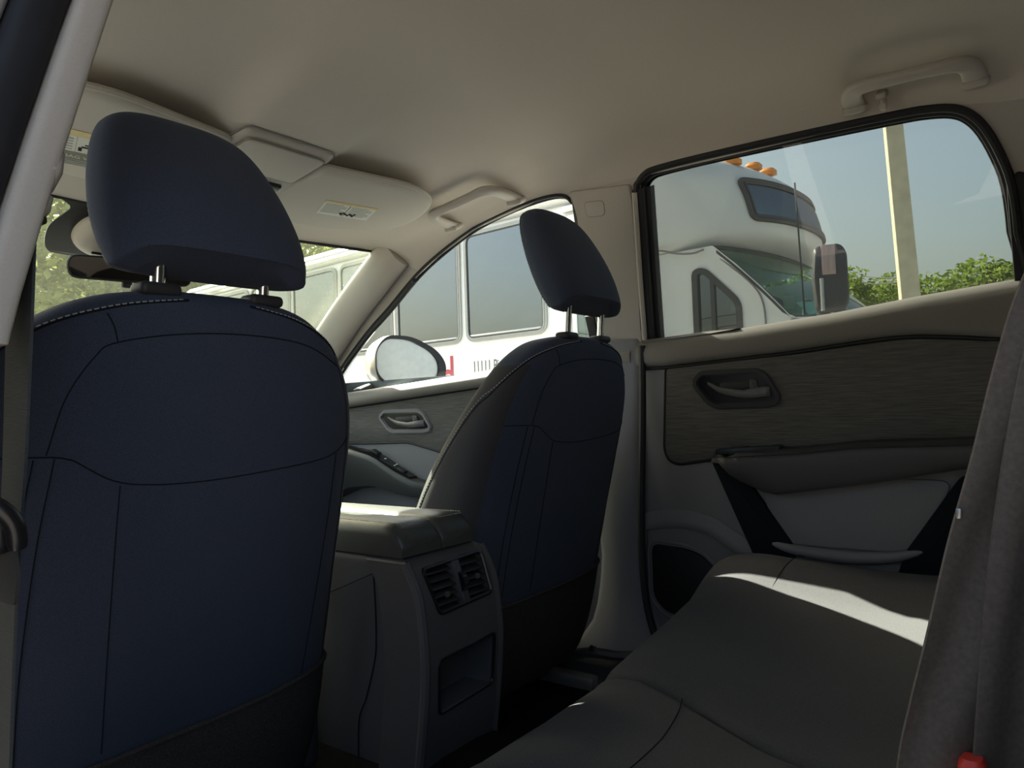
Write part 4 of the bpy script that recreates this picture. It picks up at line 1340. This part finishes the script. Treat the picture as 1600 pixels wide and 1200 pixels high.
mk('housing', loft([[gm(a, b, .004) for a, b in [(a * 1.14 + .012, b * 1.17) for a, b in gl]], [gm(a, b, -.03) for a, b in [(a * 1.16 + .010, b * 1.20) for a, b in gl]],
                    [gm(a, b, -.075) for a, b in [(a * 1.08 - .004, b * 1.08) for a, b in gl]], [gm(a, b, -.115) for a, b in [(a * .80 - .02, b * .8) for a, b in gl]],
                    [gm(a, b, -.135) for a, b in [(a * .4 - .02, b * .4) for a, b in gl]]]), 'bus_alu', dm)
mk('foot', tube([gm(-.10, -.09, -.05), V((.80, 1.86, 1.075))], [.028, .035], 12), 'rubber', dm)
mk('blind_spot_mark', tube([gm(.062 + x, .028 + z, .0006) for x, z in ((0, 0), (.005, .008), (.010, 0), (0, 0))], .0006, 4), 'ink_grey', dm)

# ================================================================== OUTSIDE
ground = mk('ground', grid(lambda u, v: V((lerp(-120, 160, u), lerp(-120, 160, v), 0)), 8, 8, .2, (0, 0, -1)), 'bounce_ground', smooth=False)
tag(ground, 'pale concrete car park ground, lightened to bounce light into the cabin', 'ground', kind='structure')

dim_ground = mk('added_dim_ground', grid(lambda u, v: V((lerp(-60, -1.30, u), lerp(-50, 40, v), .012)), 8, 8, .05, (0, 0, -1)), 'dim_ground', smooth=False)  # unseen darker ground, added to dim light bounced onto the headliner
tag(dim_ground, 'dark ground added out of view on the left to dim the cabin bounce', 'added ground', kind='structure')
# ---- shuttle bus, parked alongside and facing the other way
BA = R(4.0)
BD = V((math.sin(BA), math.cos(BA), 0)); BN = V((math.cos(BA), -math.sin(BA), 0)); BP0 = V((4.2, 3.75, 0))
def bw(s, w, z): return BP0 + BD * s + BN * w + V((0, 0, z))
bus = thing('shuttle_bus', tuple(bw(1.5, 1.1, 0)), 'white shuttle bus parked alongside, facing the other way', 'bus')
def bsec(s, i=0.0):
    pts = [(.04, .42), (.012, .60), (0, 1.1), (0, 1.7), (.004, 2.3), (.012, 2.66), (.03, 2.745), (.07, 2.81), (.14, 2.865), (.30, 2.915), (.7, 2.95), (1.15, 2.96)]
    full = pts + [(2.3 - a, b) for a, b in reversed(pts[:-1])]
    return [bw(s, lerp(a, 1.15, i), lerp(b, 1.6, i)) for a, b in full]
mk('body', loft([bsec(-1.36, .03), bsec(-1.34, .0), bsec(0), bsec(2), bsec(4), bsec(6.0), bsec(6.1, .04)]), 'bus', bus, ang=50)
mk('gutter', loft([[bw(s, a, b) for a, b in ((.0, 2.70), (-.022, 2.705), (-.026, 2.722), (-.004, 2.735), (.02, 2.72))] for s in (-1.33, 0, 3, 6.0)]), 'bus', bus)
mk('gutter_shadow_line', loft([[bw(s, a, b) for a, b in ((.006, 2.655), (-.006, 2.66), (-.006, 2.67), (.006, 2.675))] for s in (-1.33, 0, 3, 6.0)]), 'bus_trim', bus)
mk('roof_rail_line', loft([[bw(s, a, b) for a, b in ((.045, 2.785), (.05, 2.795), (.062, 2.803), (.075, 2.80))] for s in (-1.33, 0, 3, 6.0)]), 'bus_trim', bus)
def bs(a, b, d): return bw(a, -d, b)
edges = [-.42, .505, .560, 1.452, 1.507, 2.355, 2.410, 3.245, 3.30, 4.15, 4.205, 5.05]
for k in range(0, len(edges), 2):
    a, b = edges[k], edges[k + 1]
    o_ = rpoly([(a, 1.635), (b, 1.635), (b, 2.625), (a, 2.625)], .11, 6)
    f_ = mk('window_frame', join(ring_plate(o_, inset(o_, .022), bs, -.002, .016), ring_plate(inset(o_, .022), inset(o_, .034), bs, -.002, .022)), 'bus_trim', bus)
    mk('frame_gasket', ring_plate(inset(o_, .034), inset(o_, .044), bs, -.002, .018), 'bus_rubber', f_)
    mk('pane', prism(inset(o_, .04), bs, -.004, .010), 'bus_glass', f_, smooth=False)
    mk('sash_bar', prism([(a + .05, 1.685), (b - .05, 1.685), (b - .05, 1.700), (a + .05, 1.700)], bs, .008, .018, .003), 'bus_alu', f_)
mk('post', prism([(1.462, 1.64), (1.497, 1.64), (1.497, 2.62), (1.462, 2.62)], bs, .0, .014, .004), 'bus_alu', bus)
# passenger door behind the cab
dr_o = [(-1.32, .45), (-.60, .45), (-.60, 2.56), (-1.32, 2.56)]
bd_ = mk('entry_door', join(prism([(-.66, .45), (-.60, .45), (-.60, 2.56), (-.66, 2.56)], bs, -.002, .02, .006), prism([(-1.32, .45), (-1.26, .45), (-1.26, 2.56), (-1.32, 2.56)], bs, -.002, .02, .006),
                            prism([(-1.26, 2.48), (-.66, 2.48), (-.66, 2.56), (-1.26, 2.56)], bs, -.002, .02, .006)), 'bus', bus)
for a, b in ((-.94, -.69), (-1.24, -.99)):
    o_ = rpoly([(a, .55), (b, .55), (b, 2.42), (a, 2.42)], .03, 3)
    lf = mk('door_leaf_frame', ring_plate(o_, inset(o_, .035), bs, -.002, .026), 'bus', bd_)
    mk('door_glass', prism(inset(o_, .033), bs, -.002, .014), 'bus_glass_green', bd_, smooth=False)
mk('door_gasket', prism([(-.985, .5), (-.945, .5), (-.945, 2.46), (-.985, 2.46)], bs, -.002, .022, .004), 'bus_rubber', bd_)
mk('header_rail', prism([(-1.30, 2.585), (-.62, 2.585), (-.62, 2.635), (-1.30, 2.635)], bs, -.002, .03, .008), 'bus_alu', bus)
# lettering on the side
mk('red_letter', text_mesh('d', .54, bw(.880, 0, 1.165), -BD, (0, 0, 1), -BN, .004, cond=.78), 'redprint', bus, smooth=False)
mk('address_lettering', text_mesh('11111 Pinl', .145, bw(.445, 0, 1.365), -BD, (0, 0, 1), -BN, .004, cond=.62), 'greyprint', bus, smooth=False)

# fibreglass cap over the cab: stacked plan outlines
def plan(front, win, zz, n=2.25, k=40, back=-1.36):
    out = []
    L = back - front
    for i in range(k + 1):
        t = math.pi * i / k
        c, s = math.cos(t), math.sin(t)
        w = 1.06 - (1.06 - win) * math.copysign(abs(c) ** (2 / n), c)
        out.append(bw(back - L * abs(s) ** (2 / n), w, zz))
    return out
CAPL = catmull([(2.10, -1.80, .12), (2.12, -1.95, .06), (2.16, -2.08, .02), (2.21, -2.165, .004), (2.27, -2.20, 0), (2.36, -2.20, 0), (2.50, -2.17, .003), (2.60, -2.13, .010),
                (2.69, -2.08, .03), (2.77, -1.98, .06), (2.83, -1.88, .10), (2.88, -1.76, .17), (2.92, -1.63, .27), (2.95, -1.52, .4), (2.962, -1.44, .55)], 4)
mk('cab_cap', loft([plan(fr, wi, zz) for zz, fr, wi in CAPL], cap=True), 'bus', bus, ang=60)
def capf(w, z, off=0.0, n=2.25):
    fr, wi = interp(CAPL, z)
    q_ = abs(1.06 - w) / (1.06 - wi)
    c = min(.9999, q_) ** (n / 2)
    s = math.sqrt(max(0, 1 - c * c))
    return bw(-1.36 - (-1.36 - fr) * s ** (2 / n), w, z) + (-BD * (1 - q_ ** 6) + BN * math.copysign(q_ ** 6, w - 1.06)) * off
fwp = rpoly([(.325, 2.63), (.345, 2.33), (1.835, 2.33), (1.855, 2.63)], .05, 5)
def dense_poly(p, m=.06):
    out = []
    for i in range(len(p)):
        a, b = V(p[i - 1]), V(p[i])
        k = max(1, int((b - a).length / m))
        for j in range(k): out.append(tuple(a.lerp(b, j / k)))
    return out
fw_d = dense_poly(fwp)
fw_map = lambda a, b, d: capf(a, b, d)
fwin = mk('front_cap_window', loft([[capf(lerp(a, b_, 0), z, .014) for a, b_, z in [(x, x, zz) for x in [.345 + 1.49 * i / 40 for i in range(41)]]] for zz in (2.34, 2.40, 2.46, 2.54, 2.62)], closed=False), 'bus_glass', bus)
mk('window_gasket', tube([capf(a, b, .012) for a, b in fw_d], .020, 8, True), 'bus_rubber', fwin)
mk('window_gasket', tube([capf(a, b, .020) for a, b in inset(fw_d, .024)], .010, 8, True), 'bus_rubber', fwin)
for s_, w_ in ((-1.83, .52), (-1.89, .76), (-1.92, .98)):
    zt = 2.835
    c = bw(s_, w_, zt)
    mk('clearance_lamp', loft([[c + BD * a + BN * b + V((0, 0, h)) for a, b in sellipse(.062 * k, .042 * k, 2.4, 18)] for h, k in ((-.03, 1.15), (.004, 1.15), (.010, 1.0), (.020, .92), (.030, .62), (.033, .4))]), 'amber', bus)
# cab: near and far sides, windscreen, hood
CABS = [(-1.36, .50), (-1.36, 2.12), (-1.86, 2.12), (-2.02, 1.97), (-2.20, 1.78), (-2.37, 1.58), (-2.46, 1.53), (-3.35, 1.36), (-3.42, 1.2), (-3.42, .50)]
DW = rpoly([(-1.715, 1.22), (-1.715, 1.955), (-1.79, 1.955), (-2.035, 1.70), (-2.035, 1.22)], [.03, .05, .05, .06, .03], 5)
def cs(a, b, d): return bw(a, .045 - d, b)
def cs2(a, b, d): return bw(a, 2.255 + d, b)
mk('cab_side', holed(CABS, [DW], cs, -.03, 0), 'bus', bus, smooth=False)
mk('cab_side', holed(CABS, [DW], cs2, -.03, 0), 'bus', bus, smooth=False)
dg = mk('door_window_gasket', join(ring_plate(inset(DW, -.02), inset(DW, .022), cs, -.03, .012)), 'bus_rubber', bus)
mk('door_window_pane', prism(inset(DW, .01), cs, -.02, -.012), 'bus_glass', bus, smooth=False)
mk('window_divider', prism([(-1.83, 1.22), (-1.86, 1.22), (-1.86, 1.87), (-1.83, 1.90)], cs, -.02, .004), 'bus_rubber', bus, smooth=False)
mk('cab_pillar_fairing', tube(catmull([bw(-1.80, .06, 2.11), bw(-1.98, .045, 1.96), bw(-2.14, .04, 1.80), bw(-2.20, .04, 1.68), bw(-2.215, .04, 1.5), bw(-2.215, .04, 1.2)], 6), .006, 6), 'bus_seam', bus)
mk('cab_cap_seam', tube(catmull([bw(-1.37, -.002, 2.145), bw(-1.48, -.002, 2.14), bw(-1.6, -.002, 2.10), bw(-1.72, .02, 2.085), bw(-1.80, .03, 2.10)], 6), .007, 6), 'bus_seam', bus)
mk('cab_corner', tube([bw(-1.362, -.002, .6), bw(-1.362, -.002, 2.72)], .012, 8), 'bus_trim', bus)
def wsf(u, v):
    w = lerp(.06, 2.24, u)
    q_ = 1 - (2 * u - 1) ** 2
    return bw(lerp(-1.85, -2.375, v) - (.20 + .10 * v) * q_ ** .8, w, lerp(2.11, 1.555, v) + .02 * math.sin(math.pi * v))
wsh = mk('windscreen', grid(wsf, 24, 12, .006, tuple(-BD * .7 + V((0, 0, .7)))), 'bus_shield', bus)
mk('screen_gasket', tube([wsf(0, v / 12) for v in range(13)] + [wsf(u / 24, 1) for u in range(1, 25)] + [wsf(1, 1 - v / 12) for v in range(1, 13)] + [wsf(1 - u / 24, 0) for u in range(1, 24)], .018, 8, True), 'bus_rubber', wsh)
for u0, u1 in ((.22, .60), (.55, .9)):
    mk('wiper', join(tube([wsf(u0 + (u1 - u0) * i / 8, .93 - .02 * math.sin(i * .4)) + V((0, 0, .02)) - BD * .02 for i in range(9)], .009, 6),
                     tube([wsf((u0 + u1) / 2, .93) - BD * .03, wsf(u1 + .04, 1.0) - BD * .03], .007, 6)), 'bus_rubber', wsh)
def stk(a, b, d): return wsf(a, b) + BD * .01 + V((0, 0, -d))
mk('permit_sticker', loft([[stk(.07, .80, 0), stk(.16, .78, 0), stk(.16, .92, 0), stk(.07, .95, 0)], [stk(.07, .80, .004), stk(.16, .78, .004), stk(.16, .92, .004), stk(.07, .95, .004)]]), 'label', wsh, smooth=False)
mk('dash_top', grid(lambda u, v: bw(lerp(-1.9, -2.5, v) - .2 * (1 - (2 * u - 1) ** 2) * v, lerp(.09, 2.2, u), 1.50 - .02 * v), 10, 6, .1, (0, 0, -1)), 'dark', bus)
mk('hood', grid(lambda u, v: bw(lerp(-2.38, -3.40, v) - .18 * (1 - (2 * u - 1) ** 2), lerp(.045, 2.255, u), lerp(1.56, 1.36, v ** 1.3) + .05 * (1 - (2 * u - 1) ** 2)), 16, 10, .03, (0, 0, -1)), 'bus', bus)
mk('grille_front', prism([(.05, .45), (2.25, .45), (2.25, 1.38), (.05, 1.38)], lambda a, b, d: bw(-3.40 - d, a, b), -.05, .02, .02), 'bus', bus)
mk('seatback', rbox(bw(-1.62, .65, 1.55), (.5, .14, .8), .05, 3), 'dark', bus)
mk('seatback', rbox(bw(-1.62, 1.65, 1.55), (.5, .14, .8), .05, 3), 'dark', bus)
mk('aerial', tube([bw(-2.42, .20, 1.52), bw(-2.41, .19, 2.0), bw(-2.40, .18, 2.47)], .006, 6), 'bus_rubber', bus)
# passenger side mirror
mq = bw(-2.74, -.30, 1.72)
mo = rpoly([(-.085, -.20), (-.10, .0), (-.085, .195), (.06, .205), (.095, .15), (.10, -.13), (.07, -.20)], .04, 4)
ma, mb = (BD * -.92 + BN * .38).normalized(), (BN * -.92 - BD * .38).normalized()
bmir = mk('wing_mirror', loft([[mq + ma * (a * k) + V((0, 0, b * k)) + mb * d for a, b in mo] for d, k in ((-.07, .75), (-.05, .94), (-.01, 1.0), (.03, .98), (.045, .88))]), 'bus_rubber', bus)
mk('mirror_reflection', prism([(-.045, .02), (-.045, .195), (.03, .195), (.03, .02)], lambda a, b, d: mq + ma * a + V((0, 0, b)) + mb * d, .040, .050, .004), 'painted_reflection', bmir)
mk('mirror_strip', tube([mq + ma * -.05 + V((0, 0, -.19)) + mb * .046, mq + ma * -.05 + V((0, 0, .0)) + mb * .048], .012, 8), 'bus_alu', bmir)
mk('mirror_arm', join(tube([mq + V((0, 0, -.19)), mq + V((0, 0, -.235)), bw(-2.35, .05, 1.45)], .016, 8), tube([mq + V((0, 0, -.21)) + ma * -.08, mq + V((0, 0, -.21)) + ma * .1], .012, 8)), 'bus_alu', bmir)
def wheel(s, w):
    c = bw(s, w, .42)
    prof = [(.30, -.12), (.40, -.12), (.42, -.09), (.42, .09), (.40, .12), (.30, .12), (.22, .09), (.08, .06)]
    rings = []
    for k in range(28):
        a = 2 * math.pi * k / 28
        rings.append([c + BD * (r_ * math.cos(a)) + V((0, 0, r_ * math.sin(a))) + BN * d for r_, d in prof])
    rings.append(rings[0])
    v_, f_ = loft(rings, closed=True, cap=False)
    mk('wheel', (v_, f_), 'tyre', bus)
for s_ in (-2.75, 3.6):
    for w_ in (.18, 2.12): wheel(s_, w_)

# ---- a second vehicle beyond the bus: only its windscreen corner shows
van = thing('parked_van', (11.0, 3.5, 0), 'dark van parked far beyond the bus mirror, only its windscreen corner showing', 'van')
def vw(a, b, z): return V((11.0 + a, 3.9 + b, z))
def vsec(a, i): return [vw(a, -b if False else b, z) for b, z in inset([(-3.1, .35), (-3.1, 1.35), (-2.3, 1.5), (-1.5, 2.28), (-1.2, 2.38), (2.2, 2.38), (2.3, .35)], i)]
mk('body', loft([vsec(-1.0, .10), vsec(-.95, 0), vsec(.95, 0), vsec(1.0, .10)]), 'van', van)
mk('windscreen', grid(lambda u, v: vw(lerp(-.85, .85, u), lerp(-2.24, -1.56, v) - .02, lerp(1.53, 2.20, v) + .03), 8, 6, .01, (0, -.7, .7)), 'bus_glass_green', van)
mk('wing_mirror', rbox(vw(-1.15, -2.0, 1.75), (.2, .1, .25), .03, 3), 'rubber', van)
for a in (-.9, .9):
    for b in (-2.2, 1.5):
        c = vw(a, b, .35)
        mk('wheel', tube([c + V((-.1, 0, 0)), c + V((.1, 0, 0))], .34, 22), 'tyre', van)

# ---- utility pole and cables
pole = thing('utility_pole', (9.35, 1.36, 0), 'pale square concrete utility pole standing beyond the bus', 'pole')
def pole_ring(z):
    t = z / 11
    h = lerp(.115, .075, t)
    c = V((9.34 - .020 * z, 1.32 + .036 * z, z))
    ax, ay = V((.95, .3, 0)).normalized(), V((-.3, .95, 0)).normalized()
    return [c + ax * a + ay * b for a, b in rpoly([(-h, -h), (h, -h), (h, h), (-h, h)], .018, 2)]
mk('shaft', loft([pole_ring(z) for z in (0, 2, 4, 6, 8, 10, 11)]), 'pole', pole)
pt = V((9.34 - .22, 1.32 + .40, 10.6))
mk('cross_arm', rbox(tuple(pt), (.12, 2.0, .12), .02), 'pole', pole)
for k in (-.85, 0, .85):
    mk('insulator', tube([pt + V((0, k, .05)), pt + V((0, k, .2))], [.04, .025], 8), 'bus_trim', pole)
def cable(a, b, sag, label, r=.012):
    a, b = V(a), V(b)
    p = [a.lerp(b, i / 24) - V((0, 0, sag * 4 * (i / 24) * (1 - i / 24))) for i in range(25)]
    o = mk('power_cable', tube(p, r, 5), 'wire')
    return tag(o, label, 'cable', 'overhead cables')
cable((9.40, 1.46, 2.49), (47.6, 9.76, 8.86), .15, 'thin dark cable running from the pole behind the bus mirror, upper one')
cable((9.40, 1.46, 2.44), (47.6, 9.79, 8.35), .15, 'thin dark cable running from the pole behind the bus mirror, lower one')
for k, z in enumerate((5.4, 4.7, 4.0)):
    cable((-22, -10, z + 1), (-20, 60, z), 1.2, 'cable along the far left, mirrored in the bus windows, %s' % ('upper one', 'middle one', 'lower one')[k], .03)

# ---- trees
def tree(name, x, y, h, rx, ry, rz, nl, leaf, m, label, trunk_h=None, seed=0):
    rg = random.Random(seed)
    t = thing(name, (x, y, 0), label, 'tree')
    tr = trunk_h or h * .35
    mk('trunk', tube([(x, y, 0), (x + .1, y, tr * .6), (x, y + .1, tr), (x, y, h - rz)], [.28, .22, .16, .06], 8), 'bark', t)
    br = []
    for k in range(9):
        a = rg.uniform(0, 6.28)
        br.append(tube([(x, y, tr * rg.uniform(.7, 1.1)), (x + rx * .45 * math.cos(a), y + ry * .45 * math.sin(a), h - rz * rg.uniform(.8, 1.3)), (x + rx * .8 * math.cos(a), y + ry * .8 * math.sin(a), h - rz * rg.uniform(.4, 1.2))], [.10, .06, .02], 5))
    mk('branches', join(*br), 'bark', t)
    # clumps of leaves
    cl = []
    for k in range(70):
        u, v, w = rg.gauss(0, 1), rg.gauss(0, 1), rg.gauss(0, 1)
        d = math.sqrt(u * u + v * v + w * w) or 1
        r_ = rg.random() ** .25 * .80
        cl.append((x + rx * u / d * r_, y + ry * v / d * r_, h - rz + rz * w / d * r_, rg.uniform(.28, .5)))
    vv, ff = [], []
    for k in range(nl):
        cx_, cy_, cz_, cr = cl[rg.randrange(len(cl))]
        u, v, w = rg.gauss(0, 1), rg.gauss(0, 1), rg.gauss(0, 1)
        d = math.sqrt(u * u + v * v + w * w) or 1
        rad = cr * min(rx, rz) * rg.uniform(.55, 1.0)
        p = V((cx_ + u / d * rad, cy_ + v / d * rad, cz_ + w / d * rad * .8))
        a = V((rg.gauss(0, 1), rg.gauss(0, 1), rg.gauss(0, .6))).normalized()
        b = a.cross(V((rg.gauss(0, 1), rg.gauss(0, 1), rg.gauss(0, 1)))).normalized()
        L, W = leaf * rg.uniform(.7, 1.3), leaf * .5 * rg.uniform(.7, 1.2)
        k0 = len(vv)
        vv += [p - a * L, p + b * W, p + a * L, p - b * W]
        ff.append((k0, k0 + 1, k0 + 2, k0 + 3))
    c = mk('crown', (vv, ff), m, t, smooth=False)
    return t

# through the rear window: a far hedge line of trees
spots = [(27.0, 7.4, 6.1, 3.0, 'leaf_a', 'bushy green tree just right of the bus mirror'),
         (31.0, 4.2, 5.7, 3.1, 'leaf_a', 'low green tree to the left of the concrete pole'),
         (30.0, 1.0, 5.9, 2.9, 'leaf_a', 'rounded green tree just right of the concrete pole'),
         (32.0, -2.0, 5.3, 3.0, 'leaf_c', 'pale feathery tree at the right end of the rear window'),
         (33.0, -6.5, 5.4, 3.0, 'leaf_c', 'pale feathery tree hidden behind the rear pillar'),
         (24.0, 10.5, 7.0, 3.2, 'leaf_a', 'green tree seen through the bus windscreen'),
         (25.0, 14.5, 7.6, 3.4, 'leaf_a', 'green tree standing behind the bus cab')]
for i, (x, y, h, r_, m_, lb) in enumerate(spots):
    tree('broadleaf_tree', x, y, h, r_, r_, h * .44, 26000, .115, m_, lb, seed=20 + i)
# ahead of the car: tall trees seen through the windscreen
ahead = [(6.6, 17.0, 9.5, 4.0, 'leaf_b', 'tall olive green tree ahead, left of the driver headrest'),
         (11.0, 20.0, 10.0, 4.2, 'leaf_b', 'tall olive green tree ahead, behind the driver headrest'),
         (16.0, 22.5, 10.0, 4.4, 'leaf_b', 'tall olive green tree above the bus roof in the windscreen')]
for i, (x, y, h, r_, m_, lb) in enumerate(ahead):
    tree('tall_tree', x, y, h, r_, r_, h * .47, 16000, .13, m_, lb, trunk_h=2.2, seed=50 + i)
